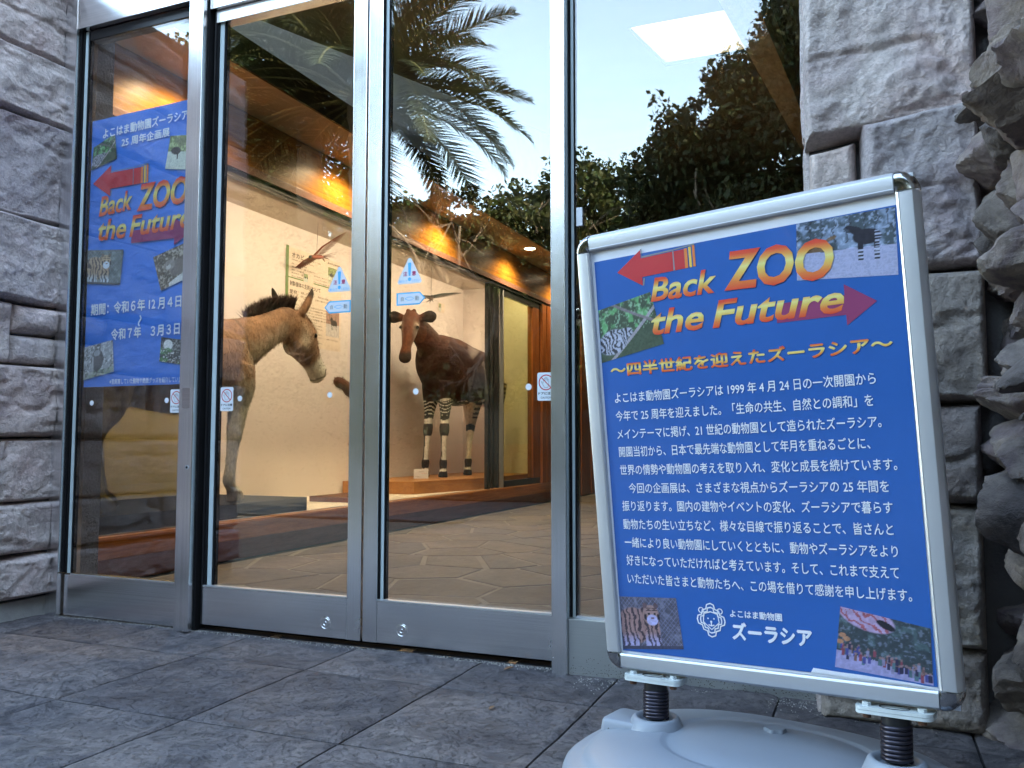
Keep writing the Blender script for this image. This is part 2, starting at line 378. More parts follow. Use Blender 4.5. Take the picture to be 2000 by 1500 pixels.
# ------------------------------------------------------------------ stone blocks
def block(par, O, eu, ev, en, u0, u1, v0, v1, depth, seed, mt, r=.03, n=44, amp=.02, skew=(0, 0, 0, 0)):
    O, eu, ev, en = map(np.array, (O, eu, ev, en))
    nu = max(14, int(n*min(1.6, (u1-u0)/.33))); nv = max(14, int(n*min(1.6, (v1-v0)/.33)))
    a = np.linspace(0, 1, nu); b = np.linspace(0, 1, nv)
    a = .5-.5*np.cos(a*np.pi); b = .5-.5*np.cos(b*np.pi)
    A, Bq = np.meshgrid(a, b, indexing='ij'); Uq = u0+(u1-u0)*A
    lo = v0+skew[0]*(1-A)+skew[1]*A; hi = v1+skew[2]*(1-A)+skew[3]*A
    Vq = lo+(hi-lo)*Bq; N = Uq.size
    P = np.c_[Uq.ravel()*4, Vq.ravel()*4, np.full(N, seed*7.7)]
    wob = fbm(P*.9, 3, 3).reshape(Uq.shape)*.012
    D = np.minimum(np.minimum(Uq-u0, u1-Uq), np.minimum(Vq-lo, hi-Vq))
    e = np.clip((D)/(r*(1+.5*fbm(P*1.3, 2, 8).reshape(Uq.shape))), 0, 1)
    H = depth*np.sqrt(np.clip(1-(1-e)**2, 0, 1))
    big = fbm(P*.8, 4, 1).reshape(Uq.shape)
    rid = 1-np.abs(fbm(P*np.array([.7, 1.5, 1]), 4, 21)).reshape(Uq.shape)*2.2
    lay = fbm(P*np.array([1.0, 1.45, 1]), 5, 31).reshape(Uq.shape); lt = lay*4; lay = (np.floor(lt)+sstep(.2, .5, lt-np.floor(lt)))/4
    fine = fbm(P*7, 3, 41).reshape(Uq.shape)
    pit = fbm(P*16, 3, 51).reshape(Uq.shape); pm_ = sstep(-.1, .25, fbm(P*1.1, 2, 61).reshape(Uq.shape))
    H = H+e*(amp*1.6*big+amp*.5*lay-amp*.9*np.clip(rid-.75, 0, 1)*2+amp*.22*fine+amp*.20*pit*pm_)
    sgn = e**.3
    Uq = Uq+wob*(1-0*sgn)*(A*(1-A)*4)*.4; Vq = Vq+wob*.5
    W = O+Uq.ravel()[:, None]*eu+Vq.ravel()[:, None]*ev+H.ravel()[:, None]*en
    mk('stone_block', W, grid_faces(nu, nv), mt, par, smooth=True)
lw = thing('stone_wall', 'left wall of large rounded pinkish grey stone blocks beside the steel door frame', 'wall', (-2.95, -.6, 0))
B('mortar', (-3.4, -2.935, -.98, -.0, -.02, 2.52), M_mortar, lw)
zc = [.075, .235, .43, .665, .935, 1.165, 1.49, 1.87, 2.125, 2.5]
sk = {4: (0, 0, 0, 0)}
O_, EU, EV, EN = (-2.94, 0, 0), (0, -1, 0), (0, 0, 1), (1, 0, 0)
for i in range(len(zc)-1):
    z0, z1 = zc[i]+.001, zc[i+1]-.001
    if i == 3:                      # the split course: two small stones at the corner beside a tall one
        pass
    edges = {0: [.012, .62, 1.0], 1: [.012, .5, 1.02], 2: [.012, .7, 1.0], 3: [.012, .42, 1.01], 4: [.012, .205, .6, 1.0], 5: [.012, .48, 1.02], 6: [.012, .66, 1.0], 7: [.012, .52, 1.01], 8: [.012, .6, 1.0]}[i]
    for jj in range(len(edges)-1):
        if i == 4 and jj == 0:
            block(lw, O_, EU, EV, EN, edges[0], edges[1]-.004, z0, (z0+z1)/2-.003, .075, 40, M_block, n=34)
            block(lw, O_, EU, EV, EN, edges[0], edges[1]-.004, (z0+z1)/2+.003, z1, .075, 41, M_block, n=34)
        else:
            block(lw, O_, EU, EV, EN, edges[jj], edges[jj+1]-.004, z0, z1, .08+.01*math.sin(i*3+jj), i*5+jj, M_block, r=.018, n=76 if jj == 0 else 36, amp=.024, skew=(0, -.004, 0, -.004))
B('footing', (-2.94, -2.885, -.98, -.01, -.02, .07), simple('pale rendered footing', (.36, .36, .35), .9, var=.2, sc=9, bd=.003), lw, ch=.004)
B('flashing', (-2.93, -2.876, -.012, .01, .0, 2.5), simple('grey zinc flashing', (.26, .27, .28), .5, metal=.3, var=.15, sc=12), lw)

rp = thing('stone_pillar', 'right pillar of big rough grey brown stone blocks behind the sign', 'pillar', (.06, -.12, 0))
B('mortar', (-.125, .5, -.105, .30, -.02, 3.2), M_mortar, rp)
O_, EU, EV, EN = (0, -.105, 0), (1, 0, 0), (0, 0, 1), (0, -1, 0)
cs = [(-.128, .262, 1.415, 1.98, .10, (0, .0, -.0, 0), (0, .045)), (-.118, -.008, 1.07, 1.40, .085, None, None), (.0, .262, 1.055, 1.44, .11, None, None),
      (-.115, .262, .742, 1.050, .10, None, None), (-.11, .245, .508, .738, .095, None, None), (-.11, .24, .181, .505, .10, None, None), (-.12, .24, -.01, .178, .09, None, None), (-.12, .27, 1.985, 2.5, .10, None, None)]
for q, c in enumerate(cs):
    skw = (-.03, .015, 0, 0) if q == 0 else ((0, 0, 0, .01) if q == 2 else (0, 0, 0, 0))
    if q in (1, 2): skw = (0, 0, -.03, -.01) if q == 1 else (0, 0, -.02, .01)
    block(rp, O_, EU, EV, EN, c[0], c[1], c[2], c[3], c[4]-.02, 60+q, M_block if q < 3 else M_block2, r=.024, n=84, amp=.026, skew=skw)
# left return of the pillar, facing the glass
for q, (z0, z1) in enumerate([(-.01, .178), (.185, .505), (.515, .735), (.745, 1.045), (1.055, 1.405), (1.415, 1.98), (1.985, 2.5)]):
    block(rp, (-.118, 0, 0), (0, 1, 0), (0, 0, 1), (-1, 0, 0), -.115, -.012, z0, z1, .018, 80+q, M_block, r=.02, n=30, amp=.006)

# rubble wall of split rock, running towards the viewer on the right
rw = thing('rubble_wall', 'dark rough wall of jagged split rocks at the right edge', 'wall', (.5, -.4, 0))
B('earth_core', (.36, 2.2, -2.2, .3, -.02, 3.4), M_mortar, rw)
def rock(c, s, seed, rot):
    rs = np.random.RandomState(seed)
    bm = bmesh.new(); bmesh.ops.create_icosphere(bm, subdivisions=5, radius=1)
    V = np.array([v.co[:] for v in bm.verts]); F = [[v.index for v in f.verts] for f in bm.faces]; bm.free()
    n = rs.normal(size=(20, 3)); n /= np.linalg.norm(n, axis=1)[:, None]; d = rs.uniform(.62, .95, 20)
    dot = V @ n.T; r = np.min(np.where(dot > .05, d/np.maximum(dot, .05), 9), axis=1); r = np.minimum(r, 1.25)
    V = V*r[:, None]
    q = V*2.2+seed; lay = fbm(q*np.array([.7, .7, 3]), 4, 3); V *= (1+.10*fbm(q*1.6, 5, 1)+.05*np.round(lay*5)/5+.025*fbm(q*9, 3, 7))[:, None]
    V = V*np.array(s)
    R = np.array(Matrix.Rotation(rot[2], 3, 'Z') @ Matrix.Rotation(rot[1], 3, 'Y') @ Matrix.Rotation(rot[0], 3, 'X'))
    mk('rock', V @ R.T+np.array(c), F, M_rock, rw, smooth=40)
q = 0
z = -.02
while z < 2.15:
    hh = random.uniform(.08, .19)
    y = -.02
    while y > -.85:
        ln = random.uniform(.12, .27)
        q += 1
        off = .312+.035*math.sin(z*9)+random.uniform(-.02, .05)+(y+.1)*-.10
        rock((off+.03, y-ln*.5, z+hh*.5), (random.uniform(.09, .16), ln*.62, hh*random.uniform(.55, .75)), q, (random.uniform(-.45, .45), random.uniform(-.5, .3), random.uniform(-.4, .4)))
        y -= ln*.85
    z += hh*.92

# ------------------------------------------------------------------ steel entrance front
fr = thing('entrance_frame', 'brushed steel frame with posts, header and floor track around the glass doors', 'door frame', (-1.5, .03, 0))
HT = 2.55
B('jamb', (-2.874, -2.815, -.03, .07, 0, HT), M_steelv, fr, ch=.002)
B('jamb_lip', (-2.8145, -2.806, -.012, .02, .16, 2.262), M_gasket, fr)
B('post', (-2.232, -2.168, -.045, .09, 0, HT), M_steelv, fr, ch=.002)
B('post', (-.842, -.797, -.045, .09, -.01, HT), M_steelv, fr, ch=.002)
B('post_groove', (-2.1675, -2.160, -.02, .03, .0, HT), M_gasket, fr)
B('header', (-2.8148, -2.2325, -.028, .06, 2.262, HT), M_steelh, fr, ch=.002)
B('header', (-2.1595, -.8425, -.020, .09, 2.215, HT), M_steelh, fr, ch=.002)
B('header', (-.7965, 1.2, -.020, .07, 2.40, HT), M_steelh, fr, ch=.002)
B('floor_track', (-2.1675, -.8425, -.004, .075, -.012, .0015), M_steelh, fr)
for x0, x1 in ((-2.165, -1.86), (-1.82, -1.37), (-1.32, -1.0), (-.97, -.85)):
    B('track_slot', (x0, x1, .002, .066, .0016, .0030), M_gasket, fr)
B('gap_shade_strip', (-2.1675, -.8425, .0485, .072, .0016, .0195), M_gasket, fr)  # black strip added so the gap under the doors looks dark
B('kick_plate', (-.7965, -.10, -.030, .03, -.012, .150), steel('weathered pale steel', (.60, .63, .64), .42, (1.2, 200, 200), .05), fr, ch=.002)
g = G()                                    # mud splashes and rust at the foot of the plate
for i in range(500):
    x = random.uniform(-.79, -.13); zz = abs(random.gauss(0, .022)); s = random.uniform(.0006, .0018)
    g.add([(x-s, -.0305, zz), (x+s, -.0305, zz-s*.3), (x+s*.4, -.0305, zz+s), (x-s*.6, -.0305, zz+s*.8)], [(0, 1, 2, 3)])
g.mk('dirt_speck', simple('dark dirt', (.10, .085, .07), .9), fr, kind='stuff')
o = G().cyl((-2.1745, -.0465, .562), (-2.1745, -.0445, .562), .0075, n=20).cyl((-2.1745, -.0472, .562), (-2.1745, -.0464, .562), .0042, n=16, m=1)
o.V = [(v[0]-.014, v[1], v[2]) for v in o.V]; o.mk('screw_hole', [M_alu, M_gasket], fr)
B('push_plate', (-2.218, -2.1825, -.0462, -.0448, .768, .838), steel('dull steel strip', (.62, .56, .57), .35, (1, 1, 200)), fr)

def bead(par, x, z0, z1, y0, wd=.013, side=1):
    # black gasket, pale green bead, black gasket
    B('gasket', (x, x+side*wd*.55, y0-.006, y0+.02, z0, z1) if side > 0 else (x-wd*.55, x, y0-.006, y0+.02, z0, z1), M_gasket, par)
    a, b = sorted((x+side*wd*.56, x+side*wd*1.5))
    B('glazing_bead', (a, b, y0-.002, y0+.02, z0, z1), M_bead, par)
    a, b = sorted((x+side*wd*1.51, x+side*wd*1.95))
    B('gasket', (a, b, y0+.001, y0+.02, z0, z1), M_gasket, par)
def pane(par, x0, x1, z0, z1, y, m=None): B('glass_pane', (x0, x1, y, y+.008, z0, z1), m or M_glass, par)

fl = thing('fixed_window', 'narrow fixed glass panel at the far left with a blue poster behind it', 'window', (-2.5, .02, 0))
B('bottom_rail', (-2.8055, -2.2325, -.006, .045, .002, .153), M_steelh, fl, ch=.002)
B('rail_strip', (-2.7745, -2.2695, -.0075, -.0062, .1535, .1575), M_alu, fl)
B('stile', (-2.268, -2.2330, -.008, .045, .1582, 2.258), M_steelv, fl, ch=.0015)
bead(fl, -2.8050, .1582, 2.258, .0, .0145)
B('top_rail', (-2.7745, -2.2685, .0, .045, 2.222, 2.258), M_dark, fl)
pane(fl, -2.7762, -2.2685, .154, 2.221, .004)

def door(name, label, x0, x1, y, stile_l, stile_r, lockx, beads):
    d = thing('sliding_door', label, 'sliding door', ((x0+x1)/2, y, .02))
    B('bottom_rail', (x0+stile_l+.0006, x1-stile_r-.0006, y, y+.045, .021, .150), M_steelh, d, ch=.0012)
    B('rail_strip', (x0+stile_l+.001, x1-stile_r-.001, y-.0012, y+.02, .1505, .1545), M_alu, d)
    B('top_rail', (x0+stile_l+.0006, x1-stile_r-.0006, y, y+.045, 2.168, 2.212), M_steelh, d, ch=.0012)
    if stile_l > .02: B('stile', (x0, x0+stile_l, y-.0008, y+.045, .020, 2.212), M_steelv, d, ch=.0018)
    else: B('stile', (x0, x0+stile_l, y, y+.045, .020, 2.212), M_dark, d)
    if stile_r > .02: B('stile', (x1-stile_r, x1, y-.0008, y+.045, .020, 2.212), M_steelv, d, ch=.0018)
    bead(d, x0+stile_l, .155, 2.167, y+.012, beads)
    pane(d, x0+stile_l+beads*1.96, x1-stile_r, .152, 2.17, y+.016)
    l_ = thing('x', 'x', 'x')if False else None
    k_ = G()
    f = lambda a, b, h: (lockx+a, y-h, .0665+b)
    k_.lathe([(.0195, 0), (.0195, .0012), (.0180, .0016), (.0170, .0009), (.0155, .0009), (.0145, .0018), (.008, .0018), (.0070, .0010), (.0045, .0010), (.0035, .0020)], f, 36)
    kk = k_.mk('lock', M_steelh, d, smooth=30)
    G().lathe([(.0016, .0018), (.0016, .0024)], f, 10).mk('keyhole', M_gasket, kk)
    return d
d1 = door('a', 'left sliding glass door between the narrow panel and the middle of the entrance', -2.150, -1.502, -.004, .006, .052, -1.634, .019)
d2 = door('b', 'right sliding glass door in front of the dark brown okapi', -1.494, -.8435, -.004, .052, .002, -1.351, .011)
fr2 = thing('fixed_window', 'large fixed glass pane right of the doors, partly behind the sign', 'window', (-.4, .02, 0))
bead(fr2, -.7965, .1505, 2.38, .0, .0085)
pane(fr2, -.7795, 1.2, .150, 2.39, .004)
B('sill_strip', (-.7795, .6, -.008, .003, .1505, .1545), M_alu, fr2)
B('stop_block', (-.776, -.757, -.004, .0035, 1.285, 1.340), M_alu, fr2, ch=.001)
# rock faced wall above and right of the entrance (roof edge)
up = thing('facade_wall', 'stone clad wall above the entrance, mostly out of frame', 'wall', (0, .3, HT))
B('upper_wall', (-5.2, 4.0, -.06, .25, HT, 4.9), M_block2, up)
B('side_wall', (.5, 4.2, -.0, .30, 0, HT), M_block2, up)
B('side_wall', (-5.2, -2.98, .02, .30, 0, HT), M_block2, up)

# ------------------------------------------------------------------ lobby shell
st = lambda n, b, m: B(n, b, m, kind='structure')
st('lobby_floor', (-3.2, 4, .085, 11.2, -.03, -.0035), M_flagj)
lf = bpy.data.objects['lobby_floor']
def voronoi(x0, x1, y0, y1, s):
    pts = []
    nx, ny = int((x1-x0)/s)+1, int((y1-y0)/s)+1
    for i in range(-1, nx+1):
        for j in range(-1, ny+1):
            pts.append((x0+(i+.5+random.uniform(-.48, .48))*s, y0+(j+.5+random.uniform(-.48, .48))*s*.9))
    out = []
    for p in pts:
        poly = [(p[0]-1.5, p[1]-1.5), (p[0]+1.5, p[1]-1.5), (p[0]+1.5, p[1]+1.5), (p[0]-1.5, p[1]+1.5)]
        def clip(poly, nx_, ny_, d):
            r = []
            for k in range(len(poly)):
                a, b = poly[k], poly[(k+1) % len(poly)]; da = a[0]*nx_+a[1]*ny_-d; db = b[0]*nx_+b[1]*ny_-d
                if da <= 0: r.append(a)
                if da*db < 0: t = da/(da-db); r.append((a[0]+(b[0]-a[0])*t, a[1]+(b[1]-a[1])*t))
            return r
        for q in pts:
            if q is p: continue
            dx, dy = q[0]-p[0], q[1]-p[1]; L2 = math.hypot(dx, dy)
            if L2 > 3*s: continue
            dx /= L2; dy /= L2
            poly = clip(poly, dx, dy, p[0]*dx+p[1]*dy+L2/2-random.uniform(.005, .020))
            if len(poly) < 3: break
        for nx_, ny_, d in ((-1, 0, -x0), (1, 0, x1), (0, -1, -y0), (0, 1, y1)):
            if len(poly) >= 3: poly = clip(poly, nx_, ny_, d)
        if len(poly) >= 3: out.append(poly)
    return out
for poly in voronoi(-3.17, 1.3, .10, 7.6, .42):
    n = len(poly); cx = sum(p[0] for p in poly)/n; cy = sum(p[1] for p in poly)/n
    zt = random.uniform(-.001, .001)
    V = [(x, y, -.008) for x, y in poly]+[(x, y, -.002+zt) for x, y in poly]+[(cx+(x-cx)*.975, cy+(y-cy)*.975, zt) for x, y in poly]
    F = [(i, (i+1) % n, n+(i+1) % n, n+i) for i in range(n)]+[(n+i, n+(i+1) % n, 2*n+(i+1) % n, 2*n+i) for i in range(n)]+[tuple(range(2*n, 3*n))]
    mk('flagstone', V, F, M_flag, lf)
g_ = G()
# sloping ceiling, rising away from the entrance, with a skylight opening
s_ = .2; z0_ = 2.62
def cq(x0, x1, y0, y1, dz=0): return [(x0, y0, z0_+s_*y0+dz), (x1, y0, z0_+s_*y0+dz), (x1, y1, z0_+s_*y1+dz), (x0, y1, z0_+s_*y1+dz)]
ox0, ox1, oy0, oy1 = -1.26, -.69, 2.45, 3.52
for a in ((-2.86, ox0, .1, 11), (ox1, 4, .1, 11), (ox0, ox1, .1, oy0), (ox0, ox1, oy1, 11)):
    q1 = cq(*a); q2 = cq(*a, dz=.12)
    g_.add(q1+q2, [(3, 2, 1, 0), (4, 5, 6, 7), (0, 1, 5, 4), (1, 2, 6, 5), (2, 3, 7, 6), (3, 0, 4, 7)])
g_.mk('lobby_ceiling', M_ceil, kind='structure')
sk = thing('skylight', 'bright white skylight in the sloping lobby ceiling behind the right pane', 'skylight', (-1.1, 2.6, 3.2))
q1 = cq(ox0, ox1, oy0, oy1, .005); q2 = cq(ox0, ox1, oy0, oy1, .42)
G().add(q1+q2, [(0, 1, 5, 4), (1, 2, 6, 5), (2, 3, 7, 6), (3, 0, 4, 7)]).mk('shaft', M_white, sk)
mt, n_, l_, p_ = mat('frosted skylight sheet'); n_.remove(p_); tb = n_.new('ShaderNodeBsdfTranslucent'); tb.inputs[0].default_value = (.95, .88, .72, 1)
l_.new(tb.outputs[0], n_['Material Output'].inputs[0])
mk('diffuser', cq(ox0, ox1, oy0, oy1, .03), [(0, 1, 2, 3)], mt, sk)
be = thing('timber_beam', 'pale weathered timber beam under the lobby ceiling beside the right pillar', 'beam', (-.5, 3, 3.1))
def beam(par, x0, x1, y0, y1, a, b, m, name):
    V = [(x, y, z0_+s_*y+z) for x in (x0, x1) for y in (y0, y1) for z in (a, b)]
    mk(name, V, [(0, 1, 3, 2), (4, 6, 7, 5), (0, 4, 5, 1), (2, 3, 7, 6), (0, 2, 6, 4), (1, 5, 7, 3)], m, par)
beam(be, -.60, -.44, .6, 9.5, -.20, -.003, M_beam, 'beam_body')
beam(be, -.66, -.602, .6, 9.5, -.05, -.004, M_darkboard, 'edge_board')
st('lobby_back_wall', (-6, 4, 11, 11.2, 0, 5), M_lobby)
st('lobby_right_wall', (3.9, 4.1, .25, 11, 0, 5), M_lobby)
st('outer_left_wall', (-5.2, -5.0, .25, 11.2, 0, 5.2), M_lobby)
st('upper_lobby_wall', (-3.62, -3.50, .1, 11, 2.70, 5.0), M_upper)
rg = G()
for q in ((-5.2, 4.1, 3.0, 11.2), (-5.2, -3.4, .25, 3.0), (-2.95, 4.1, .25, 3.0)): pass
for q in ((-5.2, -3.4, .25, 11.2), (-3.4, -2.95, 3.0, 11.2), (-3.4, -2.95, .25, .4), (-2.95, 1.1, .25, 11.2), (2.7, 4.1, .25, 11.2), (1.1, 2.7, .25, 2.8), (1.1, 2.7, 5.0, 11.2)): rg.box(q[0], q[1], q[2], q[3], 5.0, 5.2)
rg.mk('roof_slab', M_lobby, kind='structure')  # roof gaps placed to let light onto the skylight sheet and upper wall
st('soffit_backing', (-5.0, -2.87, .1, 11.0, 2.66, 2.695), M_lobby)
g_ = G(); q1 = [(-3.5, .1, 4.3), (-2.85, .1, 2.9), (-2.85, 11, 5.2), (-3.5, 11, 5.3)]

# ------------------------------------------------------------------ display case
dc = thing('display_case', 'long built in display case with varnished wood plinth and cream interior', 'display case', (-3.7, 3.4, 0))
YE = 6.66
B('base_board', (-3.40, -3.256, .50, 6.64, 0, .108), M_darkboard if False else wood('dull red base board', (.24, .085, .05), (.36, .14, .085), .5, (14, 1, 14)), dc)
B('sill_board', (-3.40, -3.232, .50, 6.64, .110, .205), M_wood, dc, ch=.003)
B('sill_edge', (-3.32, -3.236, .50, 6.64, .2055, .212), M_plinth, dc)
B('sill_rail', (-3.335, -3.3205, .50, 6.64, .2055, .2135), M_alu, dc)
B('case_floor', (-4.40, -3.336, .50, YE, .10, .190), M_casefloor, dc)
B('back_wall', (-4.46, -4.38, .4, YE+.08, 0, 2.6), M_case, dc)
B('end_wall', (-4.38, -3.40, YE, YE+.08, .0, 2.6), M_case, dc)
B('near_end_wall', (-4.38, -3.30, .40, .495, .0, 2.6), M_case, dc)
B('ceiling_panel', (-4.38, -3.30, .50, YE, 2.45, 2.50), M_caseceil, dc)
B('ceiling_hatch', (-3.95, -3.55, 5.3, 5.8, 2.443, 2.4495), M_caseceil, dc)
B('header_track', (-3.30, -3.236, .50, 6.62, 2.150, 2.178), M_dark, dc)
B('header_back', (-3.36, -3.305, .50, 6.62, 2.150, 2.449), M_caseceil, dc)
B('header_trim', (-3.30, -3.222, .50, 6.64, 2.1785, 2.225), wood('mauve brown trim', (.16, .075, .055), (.26, .12, .09), .4, (14, 1, 14)), dc, ch=.002)
B('fascia', (-3.30, -3.236, .50, 11.0, 2.2255, 2.529), M_fascia, dc)
B('corner_post', (-3.40, -3.225, 6.25, 6.37, .2135, 2.150), M_woodv, dc, ch=.003)
B('corner_post', (-3.40, -3.22, 6.38, 6.50, .2135, 2.150), M_woodv, dc, ch=.003)
B('corner_post', (-3.40, -3.23, 6.51, 6.65, .2135, 2.150), M_woodv, dc, ch=.003)
for yy in (4.90, 5.04, 5.16): B('sliding_stile', (-3.30-.02*(yy > 5), -3.26-.02*(yy > 5), yy, yy+.038, .2135, 2.1495), M_dark, dc)
B('sliding_stile', (-3.285, -3.25, 5.215, 5.24, .2135, 2.1495), M_alu, dc)
B('bottom_frame', (-3.285, -3.25, 5.245, 6.24, .2135, .275), M_dark, dc)
B('top_frame', (-3.285, -3.25, 5.245, 6.24, 2.085, 2.1495), M_dark, dc)
B('side_frame', (-3.285, -3.25, 6.03, 6.24, .2755, 2.0845), M_woodv, dc)
B('case_glass', (-3.272, -3.266, 5.242, 6.028, .276, 2.084), M_glassin, dc)
B('case_glass', (-3.272, -3.266, 1.18, 4.899, .2136, 2.1495), M_glassclear, dc)
B('case_glass', (-3.272, -3.266, .51, 1.17, .2136, 2.1495), glass('olive tinted glass', .05, (.66, .64, .46)), dc)
B('bracket', (-3.262, -3.247, 3.02, 3.06, 1.22, 1.62), M_dark, dc)
cr = thing('wall_return', 'plain grey concrete wall end between the left window and the display case', 'wall', (-3.1, .3, 0))
B('wall_body', (-3.42, -3.12, .09, .398, 0, 2.66), M_concrete, cr)
B('skirting', (-3.1195, -3.105, .09, .40, 0, .10), M_woodv, cr, ch=.002)
pw = thing('wood_panelling', 'dark red upright wood panelling beyond the far end of the display case', 'wall panelling', (-3.3, 8, 0))
yy = 6.66; i = 0
while yy < 10.9:
    B('panel', (-3.36, -3.25+.01*(i % 2), yy, yy+.195, 0, 2.22), M_woodv, pw, ch=.002); yy += .2; i += 1
pb = thing('wall_panelling', 'red wood counter front at the back of the lobby seen left of the sign', 'counter', (-2.3, 9.9, 0))
for i in range(8): B('panel', (-3.2+i*.45, -2.757+i*.45, 9.9, 10.0, .0, .58), M_wood, pb, ch=.002)
B('counter_top', (-3.24, .45, 9.8, 10.05, .582, .62), M_wood, pb, ch=.003)
st('soffit', (-3.234, -2.86, .1, 11.0, 2.531, 2.56), M_soffit)
st('ceiling_fascia', (-2.8595, -2.845, .1, 11.0, 2.53, 2.69), M_darkboard)

DL = [.90, 2.35, 3.80, 5.26, 6.7]
names = ['downlight in the beige soffit nearest the doors', 'downlight in the beige soffit hidden behind the middle door stiles', 'larger looking lit downlight in the beige soffit above the okapi', 'lit downlight in the beige soffit near the far end of the display case', 'farthest downlight of the beige soffit']
for i, y in enumerate(DL):
    x = -2.985
    t = thing('downlight', names[i], 'downlight', (x, y, 2.53), 'downlights in the soffit')
    G().lathe([(.062, 0), (.062, -.004), (.055, -.004), (.052, 0)], lambda a, b, h: (x+a, y+b, 2.530+h), 28).mk('trim_ring', M_white, t)
    G().lathe([(.051, -.0015), (.050, -.0020)], lambda a, b, h: (x+a, y+b, 2.530+h), 28).mk('diffuser', M_lamp, t)
    L = bpy.data.lights.new('downlight_lamp', 'SPOT'); L.energy = 4.2; L.color = (1, .86, .66); L.spot_size = rad(150); L.spot_blend = .6; L.shadow_soft_size = .03
    lo = bpy.data.objects.new('downlight_lamp', L); C.objects.link(lo); lo.parent = t; lo.location = (0, 0, -.012)
tb = thing('light_fitting', 'warm strip light fitting hidden behind the header of the display case', 'light', (-3.5, 3.4, 2.44))
for i in range(5):
    y0 = .65+i*1.2
    B('reflector', (-3.50, -3.40, y0, y0+1.1, 2.425, 2.4495), M_white, tb)
    B('light_tube', (-3.475, -3.425, y0+.03, y0+1.07, 2.395, 2.4245), M_tube, tb)

# ------------------------------------------------------------------ exhibits
def cr_interp(K, sub):
    K = np.array(K, float); out = []
    for i in range(len(K)-1):
        p0 = K[max(i-1, 0)]; p1 = K[i]; p2 = K[i+1]; p3 = K[min(i+2, len(K)-1)]
        for s in range(sub):
            t = s/sub; out.append(.5*((2*p1)+(-p0+p2)*t+(2*p0-5*p1+4*p2-p3)*t*t+(-p0+3*p1-3*p2+p3)*t**3))
    out.append(K[-1]); return np.array(out)
def loft(bm, K, sub=5, n=20, up=(0, 0, 1), p=1.0):
    """K rows: x,y,z, side radius, up radius"""
    S = cr_interp(K, sub); up = Vector(up); rings = []
    for i, s in enumerate(S):
        a = Vector(S[max(i-1, 0)][:3]); b = Vector(S[min(i+1, len(S)-1)][:3]); d = (b-a).normalized()
        side = d.cross(up)
        if side.length < 1e-4: side = Vector((1, 0, 0))
        side.normalize(); u2 = side.cross(d)
        c = Vector(s[:3]); rr_ = (max(s[3], .003), max(s[4], .003))
        rings.append([bm.verts.new(c+side*rr_[0]*math.copysign(abs(math.cos(t))**p, math.cos(t))+u2*rr_[1]*math.sin(t)) for t in [2*math.pi*k/n for k in range(n)]])
    for i in range(len(rings)-1):
        for k in range(n): bm.faces.new((rings[i][k], rings[i][(k+1) % n], rings[i+1][(k+1) % n], rings[i+1][k]))
    bm.faces.new(rings[0][::-1]); bm.faces.new(rings[-1])
def sphere(bm, c, r):
    q = bmesh.ops.create_uvsphere(bm, u_segments=16, v_segments=12, radius=1)
    for v in q['verts']: v.co = Vector(c)+Vector((v.co.x*r[0], v.co.y*r[1], v.co.z*r[2]))
def fuse(bm, vox, smooth=6, it2=0):
    bmesh.ops.recalc_face_normals(bm, faces=bm.faces)
    me = bpy.data.meshes.new('tmp'); bm.to_mesh(me); bm.free()
    o = bpy.data.objects.new('tmp', me); C.objects.link(o)
    m = o.modifiers.new('r', 'REMESH'); m.mode = 'VOXEL'; m.voxel_size = vox; m.adaptivity = 0
    m2 = o.modifiers.new('s', 'SMOOTH'); m2.factor = .5; m2.iterations = smooth
    dg = bpy.context.evaluated_depsgraph_get(); e = o.evaluated_get(dg); em = e.to_mesh()
    V = np.empty(len(em.vertices)*3); em.vertices.foreach_get('co', V); V = V.reshape(-1, 3)
    N = np.empty(len(em.vertices)*3); em.vertices.foreach_get('normal', N); N = N.reshape(-1, 3)
    F = [tuple(p.vertices) for p in em.polygons]
    e.to_mesh_clear(); bpy.data.objects.remove(o); bpy.data.meshes.remove(me)
    return V, F, N
def lerp(a, b, t): t = np.asarray(t)[..., None]; return np.array(a)*(1-t)+np.array(b)*t

pl1 = B('display_plinth', (-4.30, -3.405, .52, 2.32, .191, .290), M_black, origin=(-3.8, 1.4, .19)); top(pl1, 'low black glossy plinth under the donkey', 'plinth')
def poly_box(name, pts, z0, z1, m, origin):
    n = len(pts); V = [(x, y, z0) for x, y in pts]+[(x, y, z1) for x, y in pts]
    return mk(name, V, [tuple(range(n))[::-1], tuple(range(n, 2*n))]+[(i, (i+1) % n, n+(i+1) % n, n+i) for i in range(n)], m, origin=origin)
pl2 = poly_box('display_plinth', [(-3.70, 4.28), (-3.46, 5.3), (-3.46, 6.64), (-4.36, 6.64), (-4.36, 4.16)], .191, .300, M_plinth, (-3.9, 5.3, .19)); top(pl2, 'low orange wood plinth under the okapi', 'plinth')
pl3 = B('display_plinth', (-4.0, -3.62, 3.17, 3.66, .191, .232), M_redwood, origin=(-3.8, 3.4, .19)); top(pl3, 'small thin dark red wood plinth between the donkey and the okapi', 'plinth')

